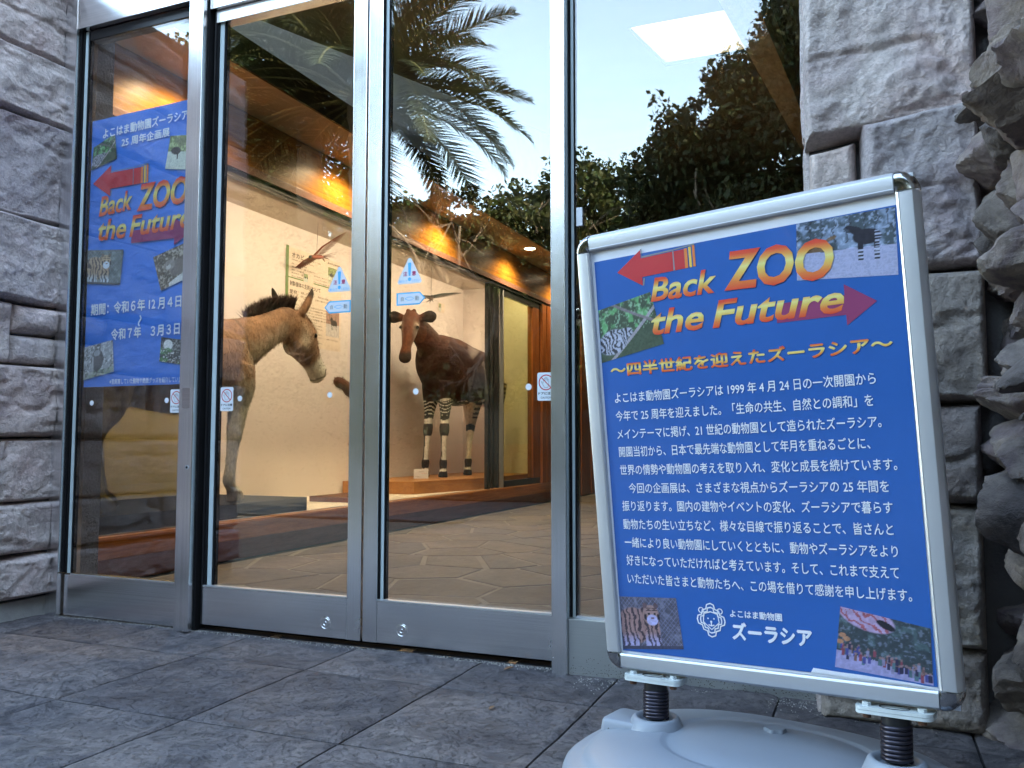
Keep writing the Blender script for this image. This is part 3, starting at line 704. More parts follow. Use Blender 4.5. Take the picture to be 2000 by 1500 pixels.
# donkey -------------------------------------------------------------------
DX = -3.72
dk = thing('donkey', 'stuffed reddish brown donkey with pale legs and muzzle on the black plinth, head lowered', 'donkey', (DX, 1.45, .29))
bm = bmesh.new()
def dl(K, **k): loft(bm, [(DX+r[0], r[1], r[2], r[3], r[4]) for r in K], **k)
dl([(0, .66, 1.14, .03, .04), (0, .70, 1.14, .12, .13), (0, .82, 1.13, .20, .20), (0, 1.0, 1.12, .225, .235), (0, 1.25, 1.08, .235, .25), (0, 1.5, 1.07, .235, .26), (0, 1.72, 1.11, .205, .27), (0, 1.86, 1.13, .165, .255), (0, 1.97, 1.13, .125, .21), (0, 2.05, 1.14, .08, .13), (0, 2.08, 1.14, .02, .04)])
dl([(0, 1.80, 1.20, .13, .22), (0, 1.98, 1.265, .105, .180), (0, 2.16, 1.345, .084, .145), (0, 2.33, 1.425, .070, .120), (0, 2.47, 1.475, .07, .12), (0, 2.56, 1.49, .06, .09)])
hd = [(0, 2.47, 1.515, .045, .06), (0, 2.53, 1.480, .076, .118), (0, 2.60, 1.430, .090, .148), (0, 2.665, 1.365, .088, .148), (0, 2.725, 1.300, .068, .118), (0, 2.78, 1.240, .056, .092), (0, 2.82, 1.195, .056, .080), (0, 2.855, 1.155, .058, .080), (0, 2.885, 1.125, .046, .062), (0, 2.90, 1.11, .01, .02)]
dl(hd)
for sx, dy in ((.062, 0), (-.062, -.0)):                       # brow and cheek
    sphere(bm, (DX+sx, 2.695, 1.425), (.030, .045, .035)); sphere(bm, (DX+sx*.8, 2.60, 1.345), (.045, .075, .085))
sphere(bm, (DX, 2.83, 1.105), (.038, .040, .028))
ears = [[(.055, 2.57, 1.545, .030, .030), (.070, 2.60, 1.60, .036, .026), (.078, 2.635, 1.665, .030, .018), (.078, 2.660, 1.725, .016, .010), (.076, 2.668, 1.755, .005, .005)],
        [(-.055, 2.52, 1.555, .030, .030), (-.070, 2.49, 1.60, .036, .026), (-.085, 2.465, 1.665, .034, .018), (-.095, 2.45, 1.71, .024, .012), (-.1, 2.445, 1.732, .008, .006)]]
for e in ears: dl(e, n=12)
def leg(P, hoofy): dl(P, n=14, up=(0, 1, 0))
for sx, dy in ((.13, .0), (-.12, -.10)):
    leg([(sx*.8, 1.87+dy, 1.12, .085, .13), (sx, 1.87+dy, .99, .076, .105), (sx, 1.86+dy, .87, .060, .070), (sx, 1.84+dy, .76, .050, .054), (sx, 1.83+dy, .70, .048, .050), (sx, 1.815+dy, .62, .035, .039), (sx, 1.80+dy, .50, .032, .035), (sx, 1.79+dy, .415, .037, .043), (sx, 1.81+dy, .37, .034, .036), (sx, 1.835+dy, .335, .046, .050), (sx, 1.85+dy, .292, .052, .062)], 0)
for sx, dy in ((.13, -.08), (-.12, .16)):
    leg([(sx*.8, .88+dy*.5, 1.12, .12, .17), (sx, .95+dy*.8, .98, .105, .13), (sx, .96+dy, .86, .078, .10), (sx, .90+dy, .76, .052, .068), (sx, .865+dy, .69, .042, .055), (sx, .87+dy, .60, .034, .042), (sx, .89+dy, .48, .032, .036), (sx, .90+dy, .41, .037, .042), (sx, .925+dy, .365, .034, .035), (sx, .955+dy, .33, .045, .048), (sx, .965+dy, .292, .050, .058)], 0)
dl([(0, .68, 1.22, .03, .03), (0, .60, 1.12, .022, .022), (0, .58, .95, .02, .02), (0, .58, .75, .028, .028), (0, .60, .62, .01, .01)], n=10, up=(0, 1, 0))
V, F, N = fuse(bm, .0095, 5)
x, y, z = V[:, 0]-DX, V[:, 1], V[:, 2]
nz = fbm(V*9, 4, 3); nf = fbm(V*np.array([40, 40, 18]), 3, 6)
V = V+N*(.0035*nf+.004*nz)[:, None]
brown = np.array([.27, .145, .088]); pale = np.array([.40, .34, .28]); dark = np.array([.035, .022, .018])
low = sstep(1.12, .93, z+.05*nz) if False else 1-sstep(.93, 1.12, z+.06*nz)
neckpale = (1-sstep(-.06, .05, (z-1.27)-(y-2.0)*.45+.05*nz))*sstep(1.9, 2.1, y)*(1-sstep(2.38, 2.46, y))
c = lerp(brown, pale*np.array([.92, .9, .88]), np.clip(np.maximum(low*.9, neckpale*.55), 0, 1))
c = lerp2 = c
leg_m = 1-sstep(.80, 1.0, z+.04*nz); c = c*(1-leg_m[:, None])+np.array([.74, .70, .63])*leg_m[:, None]
head = sstep(2.50, 2.58, y)*sstep(1.05, 1.08, z)
ax = (y-2.52)*.64-(z-1.47)*.77
cheek = head*np.exp(-((y-2.585)/.07)**2-((z-1.36)/.09)**2); c = c*(1-.75*cheek[:, None])+np.array([.42, .36, .30])*.75*cheek[:, None]
muz = head*sstep(.31, .365, ax+.012*nz); c = c*(1-muz[:, None])+np.array([.66, .61, .54])*muz[:, None]
fh = head*(1-muz)*sstep(.02, .10, (y-2.62)*.77+(z-1.40)*.64)*.5; c = c*(1-fh[:, None])+np.array([.22, .10, .05])*fh[:, None]
nos = head*np.exp(-((y-2.885)/.013)**2-((z-1.165-(y-2.88)*.8)/.024)**2)*(np.abs(x) > .022); c = c*(1-nos[:, None])+dark*nos[:, None]
mouth = head*np.exp(-(((z-1.105)-(y-2.81)*.45)/.006)**2)*sstep(2.77, 2.80, y)*(z < 1.14); c = c*(1-mouth[:, None]*.8)+dark*mouth[:, None]*.8
cross = np.exp(-(((y-1.93)-(1.40-z)*.28)/.014)**2)*sstep(1.05, 1.2, z)*(np.abs(x) < .3)*(y < 2.2); c = c*(1-.6*cross[:, None])+dark*2*.6*cross[:, None]
tip = sstep(1.66, 1.70, z)*(y > 2.55)+sstep(1.645, 1.67, z)*(y < 2.55); tip = np.clip(tip, 0, 1)*(y > 2.3); c = c*(1-tip[:, None])+dark*tip[:, None]
hoof = 1-sstep(.345, .36, z); c = c*(1-hoof[:, None])+np.array([.30, .24, .20])*hoof[:, None]
c = c*(1+.35*nz+.25*nf)[:, None]
body = mk('body', V, F, M_fur, dk, cols=np.clip(c, .01, 1), smooth=True)
def strands(pts, nrm, L, wdt, droop, spread, cols, n):
    """thin tapering hair blades rooted on pts"""
    VV = []; FF = []; CC = []
    for i in range(n):
        k = random.randrange(len(pts)); p = Vector(pts[k]); d = (Vector(nrm[k])+Vector([random.gauss(0, spread) for _ in range(3)])).normalized()
        l = L*random.uniform(.6, 1.15); s = Vector([random.gauss(0, 1) for _ in range(3)]).cross(d).normalized()*wdt
        b = len(VV); VV += [p-s-d*.004, p+s-d*.004, p+d*l*.55+s*.8+Vector((0, 0, -droop*.25)), p+d*l*.55-s*.8+Vector((0, 0, -droop*.25)), p+d*l+Vector((0, 0, -droop))]
        FF += [(b, b+1, b+2, b+3), (b+3, b+2, b+4)]; cc = np.array(cols[k])*random.uniform(.7, 1.3); CC += [cc]*5
    return VV, FF, CC
pm = []; nm = []; cm = []
for i in range(60):
    t = i/59; yy_ = 2.06+.50*t; zz_ = 1.440+.150*t+.030*math.sin(t*3.1)
    for k in range(5):
        pm.append((DX+random.uniform(-.016, .016), yy_+random.uniform(-.01, .01), zz_+random.uniform(-.012, .012))); nm.append((random.uniform(-.25, .25), .02, 1)); cm.append(np.array([.055, .028, .022])*(1+.5*random.random()))
VV, FF, CC = strands(pm, nm, .095, .0022, .0, .22, cm, 3600)
keep = [(p[1]-2.06)/.5 for p in VV]
VV = [Vector((p[0], p[1], p[2]-.05*max(0, .35-((p[1]-2.06)/.5)))) for p in VV]
mk('mane', VV, FF, vcol('mane hair', .8, 0), dk, cols=CC, kind='stuff')
idx = np.where((y > 1.0) & (z > .45) & (x > -.05))[0]; sel = RS.choice(idx, 9000)
fd = N[sel]*.35+np.array([0, -.35, -.75])
hp_ = V[sel]; hm = (y[sel] > 2.5); fd[hm] = N[sel][hm]*.4+np.array([0, -.5, .45])
VV, FF, CC = strands(hp_, fd, .020, .0007, 0, .18, np.clip(c[sel]*1.05, .01, 1), 15000)
mk('coat_hair', VV, FF, vcol('coat hair', .9, 0), dk, cols=CC, kind='stuff')
bm = bmesh.new(); sphere(bm, (DX+.082, 2.708, 1.412), (.014, .02, .017)); me_ = bpy.data.meshes.new('eye'); bm.to_mesh(me_)
mk('eye', [v.co[:] for v in bm.verts], [[v.index for v in f.verts] for f in bm.faces], simple('dark glass eye', (.01, .008, .006), .08), dk, smooth=True); bm.free()
bm = bmesh.new(); sphere(bm, (DX-.082, 2.708, 1.412), (.014, .02, .017)); mk('eye', [v.co[:] for v in bm.verts], [[v.index for v in f.verts] for f in bm.faces], bpy.data.materials['dark glass eye'], dk, smooth=True); bm.free()

# okapi --------------------------------------------------------------------
ok = thing('okapi', 'stuffed dark brown okapi with black and white striped legs on the orange wood plinth', 'okapi', (-3.9, 5.7, .30))
bm = bmesh.new()
fx, fy = -4.00, 5.22; hx, hy = -3.80, 5.99
bx = lambda t: fx+(hx-fx)*t; by = lambda t: fy+(hy-fy)*t
loft(bm, [(bx(1.22), by(1.22), 1.40, .03, .05), (bx(1.17), by(1.17), 1.38, .14, .16), (bx(1.0), by(1.0), 1.37, .215, .235), (bx(.75), by(.75), 1.36, .245, .285), (bx(.5), by(.5), 1.355, .265, .335), (bx(.27), by(.27), 1.38, .25, .35), (bx(.05), by(.05), 1.43, .20, .315), (bx(-.10), by(-.10), 1.43, .165, .26), (bx(-.2), by(-.2), 1.42, .11, .17), (bx(-.25), by(-.25), 1.42, .03, .05)], n=24)
hcx, hcy = -3.93, 4.78
loft(bm, [(bx(.12), by(.12), 1.50, .14, .22), (bx(-.02), by(-.02)-.02, 1.57, .125, .19), (-4.01, 5.07, 1.66, .105, .150), (-4.02, 4.95, 1.74, .088, .125), (-4.03, 4.86, 1.80, .076, .105), (-4.03, 4.82, 1.83, .05, .06)])
hdir = Vector((.30, -.95, 0)).normalized(); hs = Vector((hdir.y, -hdir.x, 0))
H0 = Vector((-4.035, 4.81, 1.845))
def hpt(f, s, d): return H0+hdir*f+hs*s+Vector((0, 0, -d))
def hK(rows): return [(*hpt(a, b, c_), r1, r2) for a, b, c_, r1, r2 in rows]
loft(bm, hK([(-.05, 0, -.01, .06, .05), (.0, 0, .005, .080, .085), (.05, .0, .07, .084, .096), (.095, .003, .15, .074, .092), (.135, .008, .23, .056, .074), (.165, .012, .30, .046, .056), (.185, .016, .36, .056, .054), (.195, .018, .41, .060, .050), (.20, .018, .44, .045, .036), (.203, .018, .455, .015, .012)]), up=tuple(hdir))
for sgn in (1, -1):
    sphere(bm, hpt(.10, sgn*.070, .10), (.028, .028, .024))
    # big round ears held out sideways
    e0 = hpt(-.01, sgn*.072, -.0); 
    K = []
    for t, rw_, rt in ((0, .030, .025), (.25, .044, .030), (.55, .062, .026), (.8, .056, .02), (.95, .034, .014), (1, .01, .006)):
        p = e0+hs*sgn*(.170*t)+Vector((0, 0, .022*math.sin(t*2.2)-.01*t))+hdir*(-.02*t); K.append((*p, rt, rw_))
    loft(bm, K, n=14)
sphere(bm, hpt(.02, .03, -.07), (.022, .022, .02)); sphere(bm, hpt(.02, -.03, -.07), (.022, .022, .02))
def oleg(x, y, front, lean=(0, 0)):
    lx, ly = lean
    if front: K = [(1.25, .095, .13, 1), (1.12, .085, .105, .9), (1.03, .066, .075, .75), (.93, .050, .053, .6), (.85, .046, .046, .5), (.80, .050, .053, .45), (.75, .048, .050, .4), (.69, .034, .036, .33), (.58, .030, .032, .22), (.50, .031, .034, .14), (.45, .040, .043, .08), (.42, .038, .04, .06), (.385, .034, .036, .03), (.35, .042, .046, 0), (.303, .048, .056, -.05)]
    else: K = [(1.28, .14, .19, 1), (1.12, .12, .165, .85), (1.0, .082, .12, .75), (.90, .060, .085, .65), (.82, .048, .062, .55), (.77, .045, .055, .45), (.70, .036, .042, .36), (.58, .031, .036, .22), (.50, .031, .035, .14), (.45, .040, .043, .08), (.42, .038, .04, .06), (.385, .034, .036, .03), (.35, .042, .046, 0), (.303, .048, .056, -.05)]
    loft(bm, [(x+lx*t, y+ly*t, z_, a, b) for z_, a, b, t in K], n=14, up=(0, 1, 0))
FL = [(-3.885, 5.20, True, (.0, .06)), (-4.125, 5.27, True, (.05, .04)), (-3.92, 5.84, False, (-.0, .12)), (-3.69, 6.03, False, (-.02, .0))]
for a in FL: oleg(*a)
loft(bm, [(bx(1.2), by(1.2), 1.42, .03, .03), (bx(1.27), by(1.27), 1.30, .02, .02), (bx(1.28), by(1.28), 1.05, .016, .016), (bx(1.28), by(1.28), .95, .02, .02), (bx(1.28), by(1.28), .88, .006, .006)], n=8, up=(0, 1, 0))
V, F, N = fuse(bm, .0095, 5)
x, y, z = V.T; nz = fbm(V*6, 4, 3); nf = fbm(V*np.array([30, 30, 14]), 3, 6); V = V+N*(.002*nf)[:, None]
ch_ = np.array([.030, .0088, .0045]); 
tt = ((x-fx)*(hx-fx)+(y-fy)*(hy-fy))/((hx-fx)**2+(hy-fy)**2)
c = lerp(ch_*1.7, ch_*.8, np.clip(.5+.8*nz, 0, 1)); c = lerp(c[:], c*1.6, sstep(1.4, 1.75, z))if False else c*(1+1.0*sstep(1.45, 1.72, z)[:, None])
creamy = np.array([.78, .72, .64]); blk = np.array([.022, .016, .015])
rear = tt > .55
wav = .012*nz
fro = ~rear & (z < 1.065+.03*nz)
# front leg bands
zz = z+wav+.012*np.sin((x+y)*25)
cf = np.tile(creamy, (len(V), 1))
def band(mask, c): cf[mask] = c
st_ = (zz > .925) & (zz < 1.075) & (np.sin(zz*175+3*nz) > -.72); band(st_, blk)
band((zz > .88) & (zz < .925), blk)
kn = ((z-.775)/.062)**2 + 0 < 1; band(kn & (N[:, 1] < .55), blk*1.8)
cen = np.where(x > -4.0, -3.885, -4.115)
band((z < .74) & (z > .46) & (N[:, 0] < -.15) & (N[:, 1] < .4), blk)
band((z < .475) & (z > .385), blk); band((z < .385) & (z > .362), creamy); band(z <= .362, blk*.6)
c[fro] = cf[fro]
# haunches: cream with thin dark stripes at the outer side, hind legs cream
cr2 = np.tile(creamy*np.array([.88, .85, .82]), (len(V), 1))
hs_m = (z > .90) & (np.sin(z*130+np.abs(x+3.75)*30+2.5*nz) > -.1) & (y > 5.86) ; cr2[hs_m] = blk*1.5
cr2[(zz > .765) & (zz < .83)] = blk; cr2[(z < .475) & (z > .385)] = blk; cr2[z <= .362] = blk*.6
hm_ = rear & (z < 1.07+.35*np.clip((tt-.85)/.35, 0, 1)+.02*nz)
c[hm_] = cr2[hm_]
# head colouring
hv = V-np.array(H0); hf = hv @ np.array(hdir); hs2 = hv @ np.array(hs); hdn = -hv[:, 2]
isH = (hf > -.09) & (hdn > -.2) & (hdn < .6) & (y < 4.95) & (np.abs(hs2) < .30)
hc = lerp([.20, .062, .026], [.10, .034, .02], np.clip(.5+nz, 0, 1))
side = sstep(.0, .04, hf)*sstep(.035, .075, np.abs(hs2)+.01*nz)*sstep(.02, .08, hdn)*(1-sstep(.30, .36, hdn)); hc = hc*(1-side[:, None])+np.array([.30, .22, .16])*side[:, None]
muzz = sstep(.33, .38, hdn); hc = hc*(1-muzz[:, None])+np.array([.045, .025, .02])*muzz[:, None]
ears_m = sstep(.10, .135, np.abs(hs2))*(hdn < .06); hc = hc*(1-ears_m[:, None])+np.array([.028, .014, .010])*ears_m[:, None]
eye_m = np.exp(-((np.abs(hs2)-.080)/.022)**2-((hdn-.105)/.014)**2)*(hf > .03); hc = hc*(1-eye_m[:, None])+blk*.4*eye_m[:, None]
neck_t = sstep(0, .06, hf+.05)
c[isH] = hc[isH]
c = c*(1+.15*nf)[:, None]
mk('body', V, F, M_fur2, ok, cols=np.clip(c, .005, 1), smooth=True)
for sgn in (1, -1):
    bm = bmesh.new(); sphere(bm, hpt(.118, sgn*.084, .105), (.014, .014, .012)); mk('eye', [v.co[:] for v in bm.verts], [[v.index for v in f.verts] for f in bm.faces], bpy.data.materials['dark glass eye'], ok, smooth=True); bm.free()

# macaws -------------------------------------------------------------------
def bird(name, label, c0, heading, roll, pitch, span, colw, colb, colt, wing_lift, sc=.48):
    t = thing(name, label, 'bird', c0)
    R = Matrix.Rotation(heading, 3, 'Z') @ Matrix.Rotation(pitch, 3, 'Y') @ Matrix.Rotation(roll, 3, 'X')
    def W(p): return Vector(c0)+(R @ Vector(p))*sc
    g = G(); prof = [(-.16, .006), (-.12, .028), (-.05, .042), (.02, .045), (.08, .036), (.115, .032), (.145, .034), (.17, .026), (.185, .010)]
    n = 12; V = [W((a, r*math.cos(2*math.pi*k/n), r*.9*math.sin(2*math.pi*k/n))) for a, r in prof for k in range(n)]
    F = [(i*n+k, i*n+(k+1) % n, (i+1)*n+(k+1) % n, (i+1)*n+k) for i in range(len(prof)-1) for k in range(n)]+[tuple(range(n)), tuple(range((len(prof)-1)*n, len(prof)*n))[::-1]]
    mk('body', V, F, M_feather, t, cols=[colb]*len(V), smooth=True)
    gb = G(); gb.tube([W((.175, 0, .004)), W((.20, 0, -.002)), W((.21, 0, -.018)), W((.207, 0, -.03))], [.014, .011, .007, .001], 8); gb.mk('beak', simple('dark beak '+name, (.03, .028, .025), .3), t, smooth=True)
    for sg in (1, -1):
        VV = []; FF = []; CC = []
        for i in range(16):                                     # separate flight feathers
            u = i/15; base = Vector((.06-.05*u, sg*(.03+u*span*.45), .02+wing_lift*u*.45)); L = .14+.13*u; a = rad(-172+ (62*u))
            d = Vector((math.cos(a), sg*(-math.sin(a))*1.0, wing_lift*.3*u-.02)); d.normalize(); sd_ = Vector((-d.y*sg, d.x*sg, 0)).normalized()
            b = len(VV); ws_ = .016
            for q, (ll, ww) in enumerate(((0, .6), (.5, 1.), (.85, .8), (1, .15))):
                z_ = -.012*ll**2+.0015*i
                VV += [W(base+d*L*ll-sd_*ws_*ww+Vector((0, 0, z_))), W(base+d*L*ll+sd_*ws_*ww+Vector((0, 0, z_)))]; CC += [np.array(lerp(colw, colt, min(1, ll*.9)))]*2
            FF += [(b+2*q, b+2*q+1, b+2*q+3, b+2*q+2) for q in range(3)]
        g2 = [Vector((.09, sg*.02, .02)), Vector((.085, sg*span*.25, .025+wing_lift*.3)), Vector((.03, sg*span*.52, .02+wing_lift*.5))]
        k2 = G(); k2.tube(g2, [.020, .016, .007], 8); b = len(VV); VV += [W(v) for v in k2.V]; FF += [tuple(i_+b for i_ in f) for f in k2.F]; CC += [np.array(colw)]*len(k2.V)
        mk('wing', VV, FF, M_feather, t, cols=CC)
    VV = []; FF = []; CC = []
    for i in range(5):
        a = (i-2)*.05; b = len(VV); L = .34-.05*abs(i-2)
        for ll, ww in ((0, .011), (.5, .013), (1, .003)):
            VV += [W((-.12-L*ll, a*ll*1.6-ww, .004*i)), W((-.12-L*ll, a*ll*1.6+ww, .004*i))]; CC += [np.array(colt)*.6+np.array(colw)*.4]*2
        FF += [(b, b+1, b+3, b+2), (b+2, b+3, b+5, b+4)]
    mk('tail', VV, FF, M_feather, t, cols=CC)
    G().tube([W((0, 0, .04)), Vector((c0[0], c0[1], 2.449))], .0012, 5).mk('hanging_wire', M_gasket, t)
bird('macaw', 'red and brown macaw hung in flight in front of the text panel', (-4.14, 3.42, 2.17), rad(-95), rad(24), rad(10), .95, (.24, .05, .02), (.30, .06, .03), (.20, .035, .015), .10, sc=.48)
bird('macaw', 'dark macaw with spread wings hung above the back of the okapi', (-3.95, 5.05, 2.07), rad(-58), rad(6), rad(-4), .86, (.03, .045, .045), (.13, .06, .03), (.02, .022, .025), .10)

# small specimen, mostly hidden by the middle door stiles
sp = thing('animal_mount', 'brown furry mount on the little red plinth, half hidden by the middle door stiles', 'mounted animal', (-3.8, 3.38, .232))
bm = bmesh.new()
loft(bm, [(-3.80, 3.52, .236, .05, .05), (-3.80, 3.52, .40, .05, .05), (-3.80, 3.52, .62, .06, .06), (-3.80, 3.52, .80, .065, .06), (-3.80, 3.51, .95, .05, .05), (-3.80, 3.50, 1.03, .05, .05), (-3.80, 3.49, 1.08, .02, .02)], up=(0, 1, 0))
loft(bm, [(-3.80, 3.50, 1.02, .045, .05), (-3.81, 3.42, 1.06, .040, .050), (-3.82, 3.34, 1.105, .036, .046), (-3.83, 3.27, 1.125, .03, .040), (-3.832, 3.24, 1.135, .01, .014)], up=(0, 0, 1))
V, F, N = fuse(bm, .012, 3); nz = fbm(V*25, 3, 2); V = V+N*(.007*nz)[:, None]
mk('body', V, F, M_fur, sp, cols=np.clip(lerp([.16, .055, .03], [.06, .025, .018], .5+.8*nz), .01, 1), smooth=True)
idx = np.arange(len(V)); sel = RS.choice(idx, 900)
VV, FF, CC = strands(V[sel], N[sel], .022, .0012, .002, .5, [(.12, .045, .025)]*900, 1500); mk('coat_hair', VV, FF, bpy.data.materials['coat hair'], sp, cols=CC, kind='stuff')

# ------------------------------------------------------------------ print helpers
def glyphs(s, bold=0.0, shear=0.0):
    lat = all(ord(c_) < 128 for c_ in s)
    cu = bpy.data.curves.new('t', 'FONT'); cu.body = s; cu.resolution_u = 3; cu.offset = bold if lat else 0; cu.shear = shear; cu.fill_mode = 'FRONT'
    o = bpy.data.objects.new('t', cu); C.objects.link(o)
    e = o.evaluated_get(bpy.context.evaluated_depsgraph_get()); me = e.to_mesh()
    V = np.empty(len(me.vertices)*3); me.vertices.foreach_get('co', V); V = V.reshape(-1, 3); F = [tuple(p.vertices) for p in me.polygons]
    e.to_mesh_clear(); bpy.data.objects.remove(o); bpy.data.curves.remove(cu)
    if bold and not lat:
        d = bold*.8; n = len(V); VV = []; FF = []
        for k, (dx, dy) in enumerate(((-1, 0), (1, 0), (0, -1), (0, 1))):
            VV.append(V+np.array([dx*d, dy*d, k*.01])); FF += [tuple(i+k*n for i in f) for f in F]
        V = np.vstack(VV); F = FF
    return V, F
def text(s, fr, x0, y0, x1, h, m, par, y1=None, bold=.012, shear=0, name='lettering', z=.0012, quad=None, gr=False, gk=None):
    """lettering spanning x0..x1 on the baseline y0 (y1 at the right end), h tall"""
    V, F = glyphs(s, bold, shear)
    a = V[:, 0].min(); b = V[:, 0].max(); c_ = V[:, 1].min(); d = V[:, 1].max()
    u = (V[:, 0]-a)/(b-a); v = (V[:, 1]-c_)/(d-c_); y1 = y0 if y1 is None else y1
    W = [fr(x0+(x1-x0)*u_, y0+(y1-y0)*u_+h*v_, z+.004*q_) for u_, v_, q_ in zip(u, v, V[:, 2])]
    o = mk(name, W, F, m, par, attr=v if gr else None); o['kind'] = 'print' if False else o.get('kind', '')
    del o['kind']
    return o
def flat(name, pts, fr, z, m, par, **k):
    V = [fr(x, y, z) for x, y in pts]; return mk(name, V, [tuple(range(len(pts)))], m, par, **k)
def card(name, pts, fr, z, m, par, th=.0006, **k):
    n = len(pts); V = [fr(x, y, z) for x, y in pts]+[fr(x, y, z-th) for x, y in pts]
    return mk(name, V, [tuple(range(n)), tuple(range(n, 2*n))[::-1]]+[(i, n+i, n+(i+1) % n, (i+1) % n) for i in range(n)], m, par, **k)
def rrect(x0, x1, y0, y1, r, n=5):
    P = []
    for cx, cy, a in ((x1-r, y1-r, 0), (x0+r, y1-r, 90), (x0+r, y0+r, 180), (x1-r, y0+r, 270)):
        for k in range(n+1): t = rad(a+90*k/n); P.append((cx+r*math.cos(t), cy+r*math.sin(t)))
    return P
def circ(cx, cy, r, n=32, a0=0, a1=360): return [(cx+r*math.cos(rad(a0+(a1-a0)*k/n)), cy+r*math.sin(rad(a0+(a1-a0)*k/n))) for k in range(n)]
def ring(name, cx, cy, r, w_, fr, z, m, par, n=36, sx=1):
    V = [fr(cx+R*sx*math.cos(2*math.pi*k/n), cy+R*math.sin(2*math.pi*k/n), z) for R in (r, r-w_) for k in range(n)]
    return mk(name, V, [(k, (k+1) % n, n+(k+1) % n, n+k) for k in range(n)], m, par)
def stroke(name, paths, w_, fr, z, m, par):
    V = []; F = []
    for P in paths:
        b = len(V); n = len(P)
        for i, p in enumerate(P):
            a = P[max(i-1, 0)]; c_ = P[min(i+1, n-1)]; dx, dy = c_[0]-a[0], c_[1]-a[1]; L = math.hypot(dx, dy) or 1
            nx_, ny_ = -dy/L*w_/2, dx/L*w_/2; V += [fr(p[0]+nx_, p[1]+ny_, z), fr(p[0]-nx_, p[1]-ny_, z)]
        F += [(b+2*i, b+2*i+1, b+2*i+3, b+2*i+2) for i in range(n-1)]
    return mk(name, V, F, m, par)
def picture(kind, W=84, H=64, seed=1):
    v, u = np.meshgrid(np.linspace(0, 1, H), np.linspace(0, 1, W), indexing='ij')      # v up
    asp = W/H
    n1 = fbm(np.c_[u.ravel()*8*asp, v.ravel()*8, np.full(u.size, seed*3.)], 5, seed).reshape(H, W)
    n2 = fbm(np.c_[u.ravel()*26*asp, v.ravel()*26, np.full(u.size, seed*5.)], 4, seed+9).reshape(H, W)
    def m_(msk, col, amt=1.0):
        msk = np.clip(msk, 0, 1)[..., None]*amt; return img*(1-msk)+np.array(col)*msk
    el = lambda cx, cy, rx, ry, a=0: np.clip((1-(((u-cx)*math.cos(a)+(v-cy)*math.sin(a))/rx)**2-((-(u-cx)*math.sin(a)+(v-cy)*math.cos(a))/ry)**2)*6, 0, 1)
    img = np.zeros((H, W, 3))
    if kind == 'tiger':
        img[:] = (.16, .16, .13); img = m_(sstep(.0, .3, n1), (.30, .30, .24))
        wire = (np.abs(np.sin((u*asp+v)*34)) < .22) | (np.abs(np.sin((u*asp-v)*34)) < .22); img = m_(wire*1., (.36, .36, .34), .8)
        body_ = np.maximum(el(.22, .45, .32, .36), el(.46, .50, .20, .34)); leg_ = np.maximum(((u > .40) & (u < .66) & (v < .5))*1., ((u > .02) & (u < .30) & (v < .35))*1.)
        img = m_(np.maximum(body_, leg_), (.62, .36, .20)); bdy = np.maximum(body_, leg_)
        img = m_(leg_*sstep(.35, .1, v), (.70, .66, .62))
        stp = (np.sin(u*70+5*n1+6*v) > .35)*bdy; img = m_(stp, (.05, .04, .04), .9)
        hd_ = el(.53, .66, .145, .20); img = m_(hd_, (.66, .40, .22)); img = m_(el(.55, .56, .10, .11), (.85, .82, .78))
        for cx in (.44, .63): img = m_(el(cx, .84, .04, .055), (.25, .15, .10))
        for cx in (.50, .60): img = m_(el(cx, .68, .022, .022), (.02, .02, .02)); img = m_(el(cx, .75, .05, .012), (.03, .02, .02)); img = m_(el(cx, .79, .045, .010), (.03, .02, .02))
        for cx in (.43, .45, .65, .67): img = m_(el(cx, .62, .012, .07), (.04, .03, .03))
        img = m_(el(.56, .60, .03, .02), (.35, .12, .10)); img = m_((v < .06)*1., (.10, .10, .10))
    elif kind == 'okapi':
        img[:] = (.10, .13, .12); img = m_(sstep(-.1, .35, n1), (.34, .42, .45)); img = m_(sstep(.15, .4, n2), (.55, .62, .66), .6)
        tr_ = np.abs(np.sin(u*23+2*n1)) < .18; img = m_(tr_*(v > .55), (.05, .05, .05), .8)
        img = m_((v < .46+.03*n1)*1., (.62, .60, .66)); img = m_((v < .46)*sstep(.05, .3, n2), (.40, .40, .46), .8)
        b_ = np.maximum(el(.72, .62, .15, .125), el(.62, .72, .06, .10, .7)); b_ = np.maximum(b_, el(.555, .79, .055, .035, -.5))
        for cx in (.635, .665, .80, .825): b_ = np.maximum(b_, ((np.abs(u-cx) < .013) & (v > .24) & (v < .6))*1.)
        img = m_(b_, (.035, .03, .035)); lg = b_*(v < .46)*(np.sin(v*110) > .2); img = m_(lg, (.7, .7, .7)); img = m_(b_*(u > .79)*(np.sin(v*130) > .3), (.6, .6, .6))
        img = m_(np.maximum(el(.20, .50, .20, .05), el(.36, .66, .07, .03, .6)), (.28, .14, .05), .9)
    elif kind == 'zebra':
        img[:] = (.07, .10, .06); img = m_(sstep(.05, .35, n1)*(v > .42), (.14, .42, .16)); img = m_(sstep(.2, .4, n2)*(v > .4), (.30, .50, .30), .7)
        lg = np.abs((v-.5)-.9*(u-.75)) < .035; img = m_(lg*1., (.42, .36, .36)); img = m_((np.abs((v-.95)+.8*(u-.35)) < .03)*1., (.25, .2, .2))
        b_ = np.maximum(el(.22, .32, .26, .24), el(.44, .42, .14, .10, -.2)); img = m_(b_, (.52, .52, .58)); img = m_(b_*(np.sin(u*90+9*n1+20*v) > .1), (.05, .05, .06))
    elif kind == 'crowd':
        img[:] = (.07, .10, .08); img = m_(sstep(.0, .3, n1), (.12, .20, .15)); img = m_(sstep(.2, .4, n2), (.3, .36, .34), .5)
